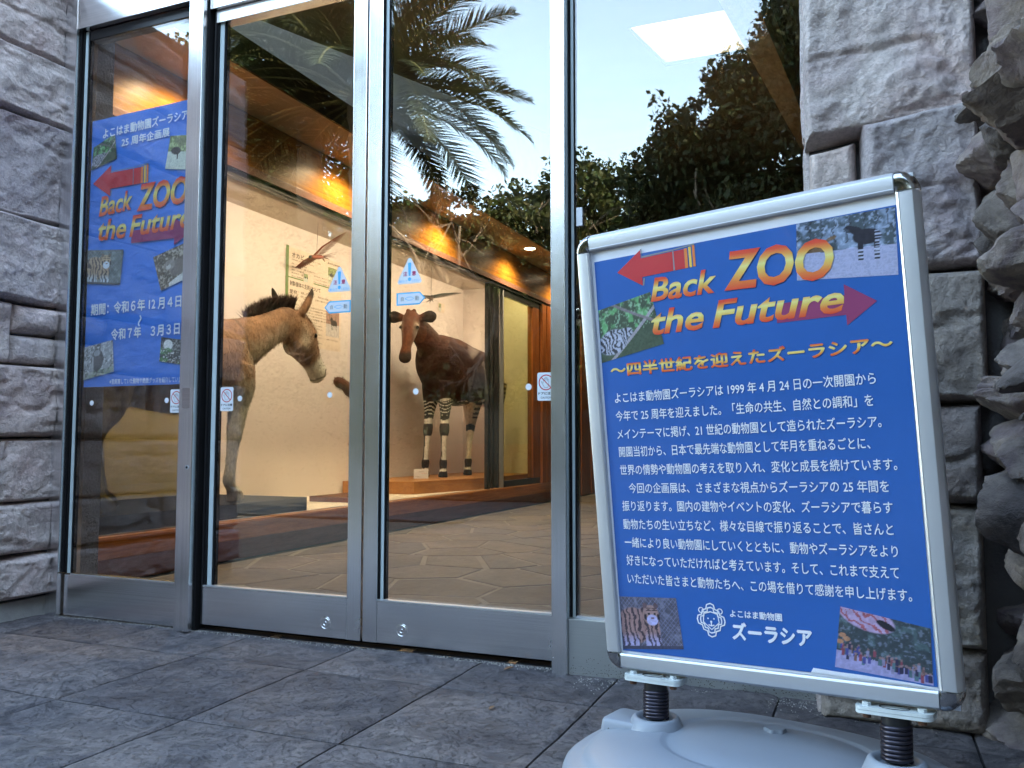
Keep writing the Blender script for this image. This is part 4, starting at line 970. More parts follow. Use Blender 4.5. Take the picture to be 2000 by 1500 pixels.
        img = m_(el(.30, .92, .34, .22, -.3), (.75, .55, .58)); img = m_(el(.30, .92, .34, .22, -.3)*(np.sin((u+v)*40+6*n1) > .5), (.65, .18, .15)); img = m_(el(.52, .86, .12, .06, -.5), (.03, .03, .03))
        img = m_((v < .30+.05*n1-.12*u)*1., (.55, .52, .60))
        rs = np.random.RandomState(seed)
        for k in range(70):
            cx = rs.uniform(.02, .98); cy = .42-.18*cx+rs.uniform(-.13, .04); s = .9+1.2*(.45-cy); hh_ = .10*s
            colr = [(.05, .05, .08), (.45, .10, .10), (.10, .12, .30), (.40, .38, .40), (.12, .25, .20), (.30, .16, .10)][rs.randint(6)]
            img = m_(((np.abs(u-cx) < .014*s) & (v > cy-hh_) & (v < cy))*1., colr); img = m_(el(cx, cy+.018*s, .012*s, .02*s), (.45, .28, .20))
        for cx, cy in ((.05, .55), (.10, .50), (.03, .44)): img = m_(el(cx, cy, .04, .04), (.80, .38, .15))
    elif kind == 'otter':
        img[:] = (.18, .14, .10); img = m_(sstep(.0, .25, n2), (.50, .42, .34)); img = m_(sstep(.1, .3, n1), (.10, .08, .06), .6)
        img = m_(el(.70, .45, .34, .24, .3), (.24, .19, .16)); img = m_(el(.40, .58, .17, .15), (.36, .30, .26)); img = m_(el(.36, .54, .08, .07), (.60, .55, .50)); img = m_(el(.35, .60, .02, .02), (.02, .02, .02))
        img = m_((v < .10+.25*(u-.3))*(u > .3), (.75, .72, .68))
    elif kind == 'herd':
        img[:] = (.22, .28, .12); img = m_(sstep(-.05, .25, n2), (.45, .52, .26)); img = m_(sstep(.0, .25, n1), (.12, .15, .07), .8)
        img = m_((v < .52)*1., (.68, .72, .62)); img = m_((v < .52)*sstep(.1, .3, n2), (.45, .48, .42))
        img = m_(el(.32, .55, .20, .12), (.04, .04, .045)); img = m_(el(.92, .55, .16, .12), (.04, .04, .045)); img = m_(((np.abs(u-.40) < .015) & (v > .3) & (v < .5))*1., (.05, .05, .05))
    elif kind == 'bw':
        img[:] = (.45, .45, .47); img = m_(sstep(-.1, .2, n1), (.20, .20, .20)); img = m_(sstep(.05, .3, n2), (.65, .65, .66), .9)
        img = m_(el(.45, .50, .22, .36), (.16, .15, .15)); img = m_(el(.45, .72, .12, .1), (.4, .4, .42)); img = m_(el(.30, .35, .04, .34), (.5, .5, .5)); img = m_((v < .2)*sstep(0, .2, n2), (.20, .30, .16), .7)
    elif kind == 'party':
        img[:] = (.06, .06, .06); img = m_(sstep(.0, .3, n2), (.35, .34, .32)); img = m_(el(.28, .72, .18, .22), (.80, .78, .76)); img = m_(sstep(.0, .3, n1)*(v < .6), (.10, .26, .10)); img = m_(sstep(.2, .35, n2)*(v < .5), (.7, .68, .66))
    elif kind == 'portrait':
        img[:] = (.42, .24, .18); img = m_((v < .45)*1., (.62, .56, .52)); img = m_(((np.abs(u-.25) < .02) | (np.abs(u-.75) < .02))*(v > .55), (.18, .12, .10))
        b_ = np.maximum(el(.62, .50, .24, .12), el(.42, .60, .10, .12, .4)); 
        for cx in (.42, .5, .72, .82): b_ = np.maximum(b_, ((np.abs(u-cx) < .035) & (v > .24) & (v < .5))*1.)
        img = m_(b_, (.05, .035, .03)); img = m_(b_*(v < .42)*(np.sin(v*95+u*30) > .1), (.75, .72, .68))
    img = img*(1+.35*n2[..., None]) 
    return np.clip(img, .01, .9)
def photo(kind, quad, fr, z, par, seed=1, W=96, H=72, tint=(1, 1, 1), label=None):
    img = picture(kind, W, H, seed)*np.array(tint); (ax, ay), (bx_, by_), (cx, cy), (dx, dy) = quad     # TL TR BR BL
    V = []; Cc = []
    for j in range(H):
        v = j/(H-1)
        for i in range(W):
            u = i/(W-1); X = (ax*(1-u)+bx_*u)*v+(dx*(1-u)+cx*u)*(1-v); Y = (ay*(1-u)+by_*u)*v+(dy*(1-u)+cy*u)*(1-v)
            V.append(fr(X, Y, z)); Cc.append(img[j, i])
    return mk('photo_print', V, [(j*W+i, j*W+i+1, (j+1)*W+i+1, (j+1)*W+i) for j in range(H-1) for i in range(W-1)], M_print, par, cols=Cc, label=label)
def arrow_left(x0, y0, L, Hh, fr, z, par, sl=0.0):
    t = lambda x, y: (x0+x*L, y0+y*Hh+sl*x*L)
    A = [t(0, .5), t(.32, 1), t(.32, .76), t(.72, .76), t(.72, .24), t(.32, .24), t(.32, 0)]
    flat('arrow', A, fr, z, M_red, par)
    flat('arrow', [t(.735, .24), t(.86, .24), t(.86, .76), t(.735, .76)], fr, z, M_red, par); flat('arrow', [t(.862, .24), t(.90, .24), t(.90, .77), t(.862, .77)], fr, z, M_orange, par)
    flat('arrow', [t(.915, .24), t(.945, .24), t(.945, .79), t(.915, .79)], fr, z, M_yel, par); flat('arrow', [t(.96, .24), t(.99, .24), t(.99, .81), t(.96, .81)], fr, z, M_orange, par)
    for P_ in [[t(.33, 1.02), t(.33, .79), t(.72, .80)], [t(.33, .0), t(.345, .20)], [t(.728, .24), t(.728, .80), t(.99, .84)]]: stroke('arrow_outline', [P_], .0030, fr, z+.0002, M_gr, par)
def arrow_right(x0, y0, L, Hh, fr, z, par, sl=0.0):
    t = lambda x, y: (x0+x*L, y0+y*Hh+sl*x*L)
    return flat('arrow', [t(0, .26), t(.70, .26), t(.70, 0), t(1, .5), t(.70, 1), t(.70, .74), t(0, .74)], fr, z, M_purple, par)

# ------------------------------------------------------------------ sign stand
SO = Vector((-.4728, -.6313, .2249)); ex = Vector((.97194352, -.23201512, .03866235)).normalized()
ey = Vector((-.04751762, -.06455562, .99678215)); ey = (ey-ex*ey.dot(ex)).normalized(); en = ex.cross(ey)
S = lambda x, y, h=0: SO+ex*x+ey*y+en*h
BC = Vector((-.19, -.70, 0))
sg = thing('sign_stand', 'aluminium framed blue sign on two coil springs and a pale grey plastic base', 'sign', BC)
G().box(-.030, .617, -.036, .852, -.016, -.004, fr=lambda x, y, z: S(x, y, z)).mk('back_panel', M_alu, sg)
sheet = G().box(-.012, .598, -.012, .828, -.0038, -.0016, fr=lambda x, y, z: S(x, y, z)).mk('backing_sheet', M_lw, sg)
card('blue_sheet', [(.0, .0), (.586, .0), (.588, .802), (.003, .800)], S, .0, M_blue, sheet)
def rail(p0, p1, w0, w1, outward, name='frame_rail'):
    # profile across the rail (from inner lip to outer back), swept from p0 to p1 in sign coordinates
    pr = [(0, -.0035), (0, .0070), (.0012, .0082), (.0042, .0092), (.0052, .0084), (.0240, .0100), (.0262, .0094), (.0335, -.0010), (.0352, -.006), (.0352, -.018), (.032, -.022), (.0, -.022)]
    V = []
    for (x, y) in (p0, p1):
        for d, h in pr: V.append(S(x+outward[0]*d, y+outward[1]*d, h))
    n = len(pr); F = [(i, (i+1) % n, n+(i+1) % n, n+i) for i in range(n)]+[tuple(range(n))[::-1], tuple(range(n, 2*n))]
    return mk(name, V, F, M_alu, sg, smooth=35)
X0, X1, Y0, Y1 = -.0045, .5895, -.0045, .8225
rail((X0, Y0+.002), (X0, Y1-.002), 0, 0, (-1, 0)); rail((X1, Y0+.002), (X1, Y1-.002), 0, 0, (1, 0))
rail((X0+.002, Y1), (X1-.002, Y1), 0, 0, (0, 1)); rail((X0+.002, Y0), (X1-.002, Y0), 0, 0, (0, -1))
for cx, cy, a0 in ((X1, Y1, 0), (X0, Y1, 90), (X0, Y0, 180), (X1, Y0, 270)):
    pr = [(.0, .0078), (.004, .0098), (.0235, .0108), (.0268, .0098), (.0340, -.0006), (.0358, -.006), (.0358, -.018), (.033, -.0225)]
    V = []; n = 12
    for k in range(n+1):
        t = rad(a0+90*k/n)
        for d, h in pr: V.append(S(cx+math.cos(t)*d, cy+math.sin(t)*d, h))
    m_ = len(pr); F = [(k*m_+i, k*m_+i+1, (k+1)*m_+i+1, (k+1)*m_+i) for k in range(n) for i in range(m_-1)]
    mk('corner_cap', V, F, M_chrome, sg, smooth=40)
G().box(X0+.0005, X1-.0005, Y0+.0005, Y1-.0005, .0026, .0034, fr=lambda x, y, z: S(x, y, z)).mk('clear_cover', M_cover, sg)
mk('tear', [S(x, y, .0006) for x, y in ((.38, .0005), (.45, -.001), (.585, -.002), (.55, .002), (.47, .006), (.42, .007), (.385, .009))], [tuple(range(7))], M_lw, sheet)
Z1, Z2, Z3 = .0007, .0012, .0017
photo('okapi', [(.421, .801), (.586, .799), (.582, .685), (.414, .700)], S, Z1, sheet, 3, tint=(.65, .72, .95), label='photo print of an okapi walking in a pen')
photo('zebra', [(.004, .699), (.125, .721), (.146, .615), (.003, .590)], S, Z1, sheet, 4, tint=(.9, .95, 1.05), label='photo print of a striped animal under green leaves')
photo('tiger', [(.001, .110), (.128, .115), (.136, .016), (.001, .003)], S, Z1, sheet, 5, tint=(.55, .55, .95), label='photo print of a tiger by a wire fence')
photo('crowd', [(.441, .122), (.583, .096), (.580, .002), (.423, .015)], S, Z1, sheet, 6, tint=(.6, .6, .9), label='photo print of a crowd under trees')
arrow_left(.055, .734, .172, .072, S, Z1, sheet, sl=.03)
arrow_right(.372, .610, .173, .072, S, Z1, sheet, sl=-.0)
text('Back', S, .125, .700, .264, .047, M_grad, sheet, bold=.022, shear=.25, gr=True, z=Z2)
text('ZOO', S, .278, .700, .481, .074, M_grad, sheet, y1=.694, bold=.034, shear=.18, gr=True, z=Z3)
text('the', S, .122, .634, .233, .050, M_grad, sheet, bold=.022, shear=.25, gr=True, z=Z2)
text('Future', S, .249, .633, .492, .052, M_grad, sheet, bold=.022, shear=.25, gr=True, z=Z2)
text('～四半世紀を迎えたズーラシア～', S, .022, .558, .564, .029, M_grad, sheet, bold=.04, gr=True, z=Z2)
body_lines = [('よこはま動物園ズーラシアは 1999 年 4 月 24 日の一次開園から', .027, .505, .532), ('今年で 25 周年を迎えました。「生命の共生、自然との調和」を', .026, .468, .525),
 ('メインテーマに掲げ、21 世紀の動物園として造られたズーラシア。', .026, .431, .535), ('開園当初から、日本で最先端な動物園として年月を重ねるごとに、', .027, .395, .514),
 ('世界の情勢や動物園の考えを取り入れ、変化と成長を続けています。', .026, .358, .554), ('今回の企画展は、さまざまな視点からズーラシアの 25 年間を', .043, .321, .538),
 ('振り返ります。園内の建物やイベントの変化、ズーラシアで暮らす', .025, .285, .541), ('動物たちの生い立ちなど、様々な目線で振り返ることで、皆さんと', .024, .248, .539),
 ('一緒により良い動物園にしていくとともに、動物やズーラシアをより', .024, .211, .543), ('好きになっていただければと考えています。そして、これまで支えて', .025, .175, .542),
 ('いただいた皆さまと動物たちへ、この場を借りて感謝を申し上げます。', .024, .138, .559)]
for s_t, xa, yb, xb in body_lines: text(s_t, S, xa, yb, xb, .0215, M_lw, sheet, bold=.012, z=Z2)
text('よこはま動物園', S, .237, .087, .336, .0145, M_lw, sheet, bold=.03, z=Z2)
text('ズーラシア', S, .238, .045, .388, .034, M_lw, sheet, bold=.055, z=Z2)
lx, ly = .198, .078                                                # zigzag lion face emblem
zz_ = []
for k in range(24):
    a = 2*math.pi*k/24; q = 1/(abs(math.cos(a))+abs(math.sin(a))); r = q*(.0315 if k % 2 == 0 else .0265); zz_.append((lx+.90*r*math.cos(a), ly+r*math.sin(a)))
dm = lambda R, c=0: [(lx+R*.86*math.cos(rad(t)), ly+R*math.sin(rad(t))) for t in range(0, 361, 90)]
def zig(R, amp, n=6):
    P = []
    cs_ = [(R*.88, 0), (0, R), (-R*.88, 0), (0, -R), (R*.88, 0)]
    for a, b in zip(cs_[:-1], cs_[1:]):
        dx, dy = b[0]-a[0], b[1]-a[1]; L = math.hypot(dx, dy); nx_, ny_ = dy/L, -dx/L
        for i in range(n):
            t = i/n; s_2 = amp if i % 2 else -amp*.3; P.append((lx+a[0]+dx*t+nx_*s_2, ly+a[1]+dy*t+ny_*s_2))
    P.append(P[0]); return P
stroke('logo', [zig(.0325, .0030), zig(.0250, .0028)], .0027, S, Z2, M_lw, sheet)
stroke('logo', [[(lx-.014, ly+.012), (lx-.016, ly-.004), (lx, ly-.018), (lx+.016, ly-.004), (lx+.014, ly+.012), (lx, ly+.016), (lx-.014, ly+.012)], [(lx-.006, ly-.009), (lx, ly-.011), (lx+.006, ly-.009)], [(lx, ly-.004), (lx, ly-.010)]], .0023, S, Z2, M_lw, sheet)
for dx, dy, r in ((-.006, .003, .0016), (.006, .003, .0016), (0, -.003, .0022)): flat('logo', circ(lx+dx, ly+dy, r, 12), S, Z2, M_lw, sheet)
for dx in (-.019, .019): ring('logo', lx+dx, ly+.018, .0058, .0018, S, Z2+.0001, M_lw, sheet, 20)
# brackets, springs, base
def frame_at(x):
    p = S(x, -.040, -.008); d = Vector((ex.x, ex.y, 0)).normalized(); return p, d, Vector((-d.y, d.x, 0))
base_xy = []
for xq in (.066, .516):
    p, d, e_ = frame_at(xq)
    fr_ = lambda a, b, c_, p=p, d=d, e_=e_: p+ex*a+e_*b+Vector((0, 0, c_))
    for zt_ in (0, -.0062):
        P = rrect(-.062, .062, -.026, .026, .014); V = [fr_(a, b, zt_-.004) for a, b in P]+[fr_(a, b, zt_-.0095) for a, b in P]; n = len(P)
        mk('bracket_plate', V, [tuple(range(n)), tuple(range(n, 2*n))[::-1]]+[(i, n+i, n+(i+1) % n, (i+1) % n) for i in range(n)], M_galv, sg, smooth=40)
    for a in (-.044, .044):
        g = G(); g.cyl(fr_(a, -.012, -.004), fr_(a, -.012, .002), .0075, n=6).cyl(fr_(a, -.012, -.016), fr_(a, -.012, -.024), .007, n=12, m=1); g.mk('bolt', [M_galv, M_rust], sg)
    G().lathe([(.018, 0), (.018, .0012), (.0165, .0012), (.016, -.001)], lambda a, b, h, fr_=fr_: fr_(a*1.4, b*.7-.008, h-.0042), 24).mk('slot', M_dark, sg)
    top_ = fr_(0, 0, -.016); bot = Vector((top_.x, top_.y, .098+.012*(xq > .3))); base_xy.append((bot, d, e_))
    G().cyl(top_, top_-Vector((0, 0, .018)), .0235, n=28).cyl(bot, top_-Vector((0, 0, .010)), .017, n=20).mk('spring_core', M_dark, sg, smooth=40)
    Hs = (top_.z-.016)-bot.z; T = 8; pts = []
    for k in range(T*22+1):
        t = k/(T*22); a = 2*math.pi*T*t; pts.append((bot.x+.0220*math.cos(a), bot.y+.0220*math.sin(a), bot.z+.003+(Hs-.004)*t))
    G().tube(pts, .0043, 8).mk('spring', M_spring, sg, smooth=True)
# moulded base: one skin, outline + height field
bd_ = base_xy[0][1]; be_ = base_xy[0][2]
bm0 = (base_xy[0][0]+base_xy[1][0])/2
def bpos(a, b, h): return Vector((bm0.x, bm0.y, 0))+bd_*a+be_*b+Vector((0, 0, h))
n = 160; prof = [(1.0, 0.0), (1.003, .012), (1.0, .030), (.99, .040), (.965, .0475), (.93, .051), (.90, .053), (.885, .0595), (.87, .066), (.84, .0715), (.76, .0785), (.64, .085), (.52, .089), (.505, .0885), (.49, .0865), (.47, .0865), (.455, .0885), (.3, .091), (.15, .0922), (.02, .0925)]
V = []
for r, h in prof:
    for k in range(n):
        t = 2*math.pi*k/n; ct, st2 = math.cos(t), math.sin(t); q = (abs(ct)**2.5+abs(st2)**2.5)**(-1/2.5)
        a = .375*r*q*ct; b = (.275 if st2 > 0 else .31)*r*q*st2
        for bx_ in (-.225, .225):                       # sunk shoulders beside the lugs
            dd = math.hypot((a-bx_)/.075, (b-.0)/.075); h2 = h
        V.append(bpos(a, b, h))
F = [(i*n+k, i*n+(k+1) % n, (i+1)*n+(k+1) % n, (i+1)*n+k) for i in range(len(prof)-1) for k in range(n)]+[tuple(range((len(prof)-1)*n, len(prof)*n))]
mk('base', V, F, M_plast, sg, smooth=50)
for (bp, d, e_), sd2 in zip(base_xy, (-1, 1)):
    fr_ = lambda a, b, h, bp=bp: Vector((bp.x+a, bp.y+b, h))
    zt = bp.z
    G().lathe([(.064, .05), (.058, zt-.022), (.052, zt-.008), (.0475, zt+.002), (.043, zt+.006), (.038, zt+.006), (.034, zt+.002), (.030, zt-.006), (.026, zt-.006)], fr_, 48).mk('spring_collar', M_plast, sg, smooth=50)
    g = G()
    P = rrect(-.105 if sd2 < 0 else -.02, .02 if sd2 < 0 else .105, -.045, .045, .012)
    V = []
    for sc_, h in ((1.06, .035), (1.0, zt-.022), (.97, zt-.012), (.93, zt-.007), (.85, zt-.005)):
        cx = -.0425*(1 if sd2 < 0 else -1)
        V += [Vector((bp.x, bp.y, h))+d*(cx+(a-cx)*sc_)+e_*(b*sc_) for a, b in P]
    m_ = len(P); F = [(i*m_+k, i*m_+(k+1) % m_, (i+1)*m_+(k+1) % m_, (i+1)*m_+k) for i in range(4) for k in range(m_)]+[tuple(range(4*m_, 5*m_))]
    mk('base_lug', V, F, M_plast, sg, smooth=50)
cp = bpos(-.015, .09, .0895); V = []
prof = [(1, -.006), (1, .005), (.93, .008), (.5, .0085), (.02, .0085)]
for r, h in prof:
    for k in range(60): t = 2*math.pi*k/60; R = .0205*r*(1+(.06*math.copysign(min(1, abs(math.sin(t*6))*1.5), math.sin(t*6)) if r > .9 else 0)); V.append(cp+Vector((R*math.cos(t), R*math.sin(t), h)))
mk('filler_cap', V, [(i*60+k, i*60+(k+1) % 60, (i+1)*60+(k+1) % 60, (i+1)*60+k) for i in range(4) for k in range(60)]+[tuple(range(240, 300))], M_plast, sg, smooth=40)
g = G()
for a, b in ((-.25, .02), (-.13, .03), (-.122, .032), (.12, .05), (.135, .045), (-.3, -.06), (.05, -.02), (.16, .0)):
    c_ = bpos(a, b, .079+.012*(1-abs(a)/.3)); s = .0018; g.add([c_+Vector((-s, 0, .001)), c_+Vector((0, -s, .001)), c_+Vector((s, 0, .0012)), c_+Vector((0, s, .0015)), c_+Vector((0, 0, .003))], [(0, 1, 4), (1, 2, 4), (2, 3, 4), (3, 0, 4)])
g.mk('dirt_speck', M_dark, sg, kind='stuff')

# ------------------------------------------------------------------ poster behind the left pane
po = thing('poster', 'wrinkled blue exhibition poster hung behind the narrow left pane', 'poster', (-2.515, .02, .858))
Fz = lambda x, z, h=0: Vector((x, .018-h, z))
Wd, Hd = 30, 60; V = []
for i in range(Wd+1):
    for j in range(Hd+1):
        u, v = i/Wd, j/Hd; x = -2.770+.516*u; z = .859+(1.043+.014*u)*v
        V.append((x, .0190-.0011*float(fbm([[x*9, z*7, 2]], 3, 4)[0]), z))
ps = mk('poster_sheet', V, grid_faces(Wd+1, Hd+1), M_blue2, po, smooth=True)
T1 = .0030; T2 = .0034; T3 = .0038
text('よこはま動物園ズーラシア', Fz, -2.708, 1.822, -2.283, .040, M_lw, ps, y1=1.838, bold=.035, z=T2)
text('25 周年企画展', Fz, -2.610, 1.776, -2.370, .036, M_lw, ps, y1=1.786, bold=.035, z=T2)
photo('zebra', [(-2.755, 1.795), (-2.645, 1.835), (-2.632, 1.735), (-2.765, 1.705)], Fz, T1, ps, 8, W=50, H=40, label='photo print of a zebra like animal under leaves')
photo('herd', [(-2.366, 1.787), (-2.256, 1.776), (-2.256, 1.645), (-2.388, 1.664)], Fz, T1, ps, 9, W=50, H=46, label='photo print of dark animals by water')
arrow_left(-2.752, 1.590, .285, .12, Fz, T1, ps, sl=.02)
arrow_right(-2.545, 1.372, .300, .100, Fz, T1, ps)
text('Back', Fz, -2.716, 1.515, -2.545, .078, M_grad, ps, y1=1.527, bold=.022, shear=.22, gr=True, z=T2)
text('ZOO', Fz, -2.522, 1.515, -2.274, .105, M_grad, ps, y1=1.523, bold=.034, shear=.18, gr=True, z=T3)
text('the', Fz, -2.716, 1.421, -2.572, .082, M_grad, ps, bold=.022, shear=.22, gr=True, z=T2)
text('Future', Fz, -2.556, 1.421, -2.258, .082, M_grad, ps, y1=1.432, bold=.022, shear=.22, gr=True, z=T2)
photo('tiger', [(-2.767, 1.390), (-2.582, 1.377), (-2.595, 1.243), (-2.768, 1.259)], Fz, T1, ps, 10, W=72, H=60, tint=(.8, .95, 1.1), label='photo print of a pale tiger at a wire fence')
photo('otter', [(-2.434, 1.335), (-2.258, 1.383), (-2.256, 1.248), (-2.392, 1.207)], Fz, T1, ps, 11, W=64, H=54, label='photo print of a furry animal on dry leaves')
text('期間：令和６年 12 月４日', Fz, -2.740, 1.132, -2.292, .046, M_lw, ps, y1=1.140, bold=.035, z=T2)
stroke('lettering', [[(-2.490+.006*math.sin(k/8*2*math.pi), 1.120-.040*k/8) for k in range(9)]], .006, Fz, T2, M_lw, ps)
text('令和７年　３月３日', Fz, -2.632, 1.032, -2.296, .045, M_lw, ps, y1=1.040, bold=.035, z=T2)
photo('bw', [(-2.766, 1.012), (-2.622, 1.035), (-2.612, .914), (-2.768, .886)], Fz, T1, ps, 12, W=54, H=46, label='grey photo print of an animal among branches')
photo('party', [(-2.382, 1.034), (-2.256, 1.016), (-2.262, .926), (-2.390, .945)], Fz, T1, ps, 13, W=50, H=40, label='photo print of people and plants')
text('※昔飼育していた動物や絶版グッズを紹介しています。', Fz, -2.632, .866, -2.260, .021, M_lw, ps, bold=.02, z=T2)

# ------------------------------------------------------------------ stickers on the panes
def stk_frame(y): return lambda x, z, h=0: Vector((x, y-h, z))
yp = {'L': .004-.0008, 'D1': -.004+.016-.0008, 'D2': -.004+.016-.0008}
def caution(x, z, y, label, g='hand warning stickers'):
    t = thing('caution_sticker', label, 'sticker', (x, y, z-.042), g); f = stk_frame(y); w_, h_ = .028, .042
    card('sticker_sheet', rrect(x-w_, x+w_, z-h_, z+h_, .005), f, .0003, M_stk, t)
    ring('prohibition_ring', x, z+.012, .0235, .0030, f, .0006, M_red, t)
    stroke('prohibition_bar', [[(x-.0155, z+.0275), (x+.0155, z-.0035)]], .0026, f, .0008, M_red, t)
    hd_ = [(x+a*.001, z+.012+b*.001) for a, b in [(-14, 4), (-9, -3), (-8, 8), (-6, 13), (-4, 12), (-3.5, 3), (-3, 15), (-.5, 16), (.3, 4), (1.5, 15), (4, 14), (4.5, 3), (6, 11), (8.5, 10), (8.5, -2), (7, -11), (5, -15), (-5, -15), (-9, -8), (-14, 1), (-14, 4)]]
    stroke('hand_outline', [hd_], .0012, f, .0005, M_gr, t)
    text('ドアに注意', f, x-.0245, z-.0245, x+.0245, .0085, M_lk, t, bold=.04, z=.0005)
    text('CAUTION', f, x-.0170, z-.0360, x+.0170, .0058, M_lk, t, bold=.01, z=.0005)
caution(-2.2915, .797, yp['L'], 'white hand warning sticker on the narrow left pane below the blue poster')
caution(-2.0700, .800, yp['D1'], 'white hand warning sticker at the left edge of the left sliding door')
caution(-.8770, .815, yp['D2'], 'white hand warning sticker at the right edge of the right sliding door')
def tri(x, z, y, label):
    t = thing('warning_sticker', label, 'sticker', (x, y, z-.04), 'triangular warning stickers'); f = stk_frame(y)
    P = []
    for cx, cy, a in ((x, z+.036, 90), (x-.037, z-.034, 210), (x+.037, z-.034, 330)):
        for k in range(7): tt_ = rad(a-60+120*k/6); P.append((cx+.007*math.cos(tt_), cy+.007*math.sin(tt_)))
    card('sticker_sheet', P, f, .0003, M_stk, t)
    flat('exclamation_mark', [(x-.0062, z+.024), (x-.004, z+.0275), (x+.004, z+.0275), (x+.0062, z+.024), (x+.0035, z-.016), (x-.0035, z-.016)], f, .0006, M_cy, t)
    flat('exclamation_mark', circ(x, z-.0265, .0062, 20), f, .0006, M_cy, t)
    text('注', f, x-.0235, z-.016, x-.0085, .0155, M_mag, t, bold=.03, z=.0006); text('意', f, x+.0085, z-.016, x+.0235, .0155, M_mag, t, bold=.03, z=.0006)
    text('触れないで', f, x-.0375, z-.036, x-.0085, .0080, M_cy, t, bold=.01, z=.0006); text('ください', f, x+.0085, z-.036, x+.0375, .0080, M_cy, t, bold=.01, z=.0006)
tri(-1.6095, 1.190, yp['D1'], 'white triangular warning sticker on the left sliding door above the donkey head')
tri(-1.3430, 1.198, yp['D2'], 'white triangular warning sticker on the right sliding door above the okapi head')
def auto(x, z, y, s, label):
    t = thing('direction_sticker', label, 'sticker', (x, y, z-.02), 'blue bordered arrow stickers'); f = stk_frame(y)
    q = lambda L, H_, tip: [(x+s*a, z+b) for a, b in ((-L, -H_), (L-tip, -H_), (L, 0), (L-tip, H_), (-L, H_))]
    def fix(P): return P if s > 0 else P[::-1]
    card('sticker_border', fix(q(.0525, .0205, .020)), f, .0003, M_cy, t)
    card('sticker_sheet', fix(q(.0470, .0160, .0155)), f, .0006, M_stk, t, th=.0002)
    text('自', f, x-s*.004-.032, z-.007, x-s*.004-.022, .014, M_gr, t, bold=.01, z=.0009); text('動', f, x-s*.004+.020, z-.0075, x-s*.004+.034, .015, M_gr, t, bold=.01, z=.0009)
    stroke('double_arrow', [[(x-s*.004-.017, z), (x-s*.004-.006, z+.005), (x-s*.004+.006, z+.005), (x-s*.004+.016, z), (x-s*.004+.006, z-.005), (x-s*.004-.006, z-.005), (x-s*.004-.017, z)]], .0016, f, .0009, M_cy, t)
auto(-1.6155, 1.0985, yp['D1'], -1, 'blue bordered sticker pointing left on the left sliding door')
auto(-1.3380, 1.1085, yp['D2'], 1, 'blue bordered sticker pointing right on the right sliding door')
for x, z, k, lb in [(-2.706, .797, 'L', 'small pale round sticker on the narrow left pane, by its left edge'), (-2.337, .800, 'L', 'small pale round sticker on the narrow left pane, beside the hand warning sticker'),
                    (-2.013, .801, 'D1', 'small pale round sticker over the donkey front leg'), (-1.641, .806, 'D1', 'small pale round sticker below the donkey muzzle'),
                    (-1.317, .810, 'D2', 'small pale round sticker at the okapi chest'), (-.933, .815, 'D2', 'small pale round sticker near the right edge of the right sliding door')]:
    o = card('round_sticker', circ(x, z, .0098, 28), stk_frame(yp[k]), .0003, M_stk, None, origin=(x, yp[k], z)); top(o, lb, 'sticker', 'round stickers on the glass')

# ------------------------------------------------------------------ text panel and cards in the case
tp = thing('info_panel', 'cream text panel with a green side bar on the case back wall', 'information panel', (-4.378, 3.5, 1.3))
T = lambda y, z, h=0: Vector((-4.377+h, y, z))
M_paper = simple('cream panel sheet', (.82, .67, .53), .7, var=.02)
card('panel_sheet', [(3.32, 1.46), (4.115, 1.46), (4.115, 2.265), (3.32, 2.265)], T, .001, M_paper, tp)
card('green_bar', rrect(3.315, 3.352, 1.46, 2.275, .006), T, .0022, M_green, tp)
flat('green_line', [(3.352, 2.008), (4.09, 2.008), (4.09, 2.018), (3.352, 2.018)], T, .0016, M_green, tp)
text('オカピ', T, 3.39, 2.185, 3.56, .044, M_lbr, tp, bold=.03, z=.0016); text('（偶蹄目 キリン科）', T, 3.58, 2.19, 3.80, .020, M_lbr, tp, z=.0016)
text('OKAPI Okapia johnstoni', T, 3.39, 2.158, 3.70, .014, M_lbr, tp, z=.0016)
for k, s_ in enumerate(['分布：アフリカ中部の森林', '体長：約二メートル　体重：約二百五十キロ', '食性：木の葉や草、果実などを食べます。舌がとても長く、', '　　　森の中で一頭または親子でくらしています。', '　　　足のしま模様は、森の中で身をかくすのに役立ちます。']):
    text(s_, T, 3.39, 2.125-.026*k, [3.60, 3.72, 3.98, 3.90, 3.96][k], .015, M_lbr, tp, z=.0016)
text('剥製個体の生前について', T, 3.37, 1.945, 3.80, .042, M_lbr, tp, bold=.03, z=.0016)
text('愛称：', T, 3.37, 1.880, 3.49, .036, M_lbr, tp, bold=.02, z=.0016)
text('来園しました（オス）　平成九年に来園しました', T, 3.52, 1.895, 4.0, .019, M_lbr, tp, z=.0016); text('性別・年齢（オス）　生まれて間もなく来園', T, 3.52, 1.865, 3.93, .018, M_lbr, tp, z=.0016)
text('●プロフィール', T, 3.38, 1.825, 3.52, .018, M_lbr, tp, z=.0016)
for k in range(13):
    s_ = ['この個体は、日本で初めて公開されたオカピの一頭です。', 'おだやかな性格で、たくさんの来園者に親しまれました。', '飼育員の手から木の葉を食べることが大好きでした。'][k % 3]
    text(s_, T, 3.38, 1.790-.0245*k, (3.99 if k < 5 else 3.84)-.08*(k % 3 == 2), .0155, M_lbr, tp, z=.0016)
text('横浜市立動物園', T, 3.90, 2.225, 4.09, .018, M_lbr, tp, bold=.02, z=.0016)
photo('herd', [(3.91, 2.20), (4.07, 2.20), (4.07, 2.05), (3.91, 2.05)], T, .0016, tp, 21, W=24, H=24, tint=(1, .95, .85))
photo('portrait', [(3.89, 1.83), (4.09, 1.83), (4.09, 1.582), (3.89, 1.582)], T, .0016, tp, 22, W=50, H=60, label='photo print of an okapi in a pen')
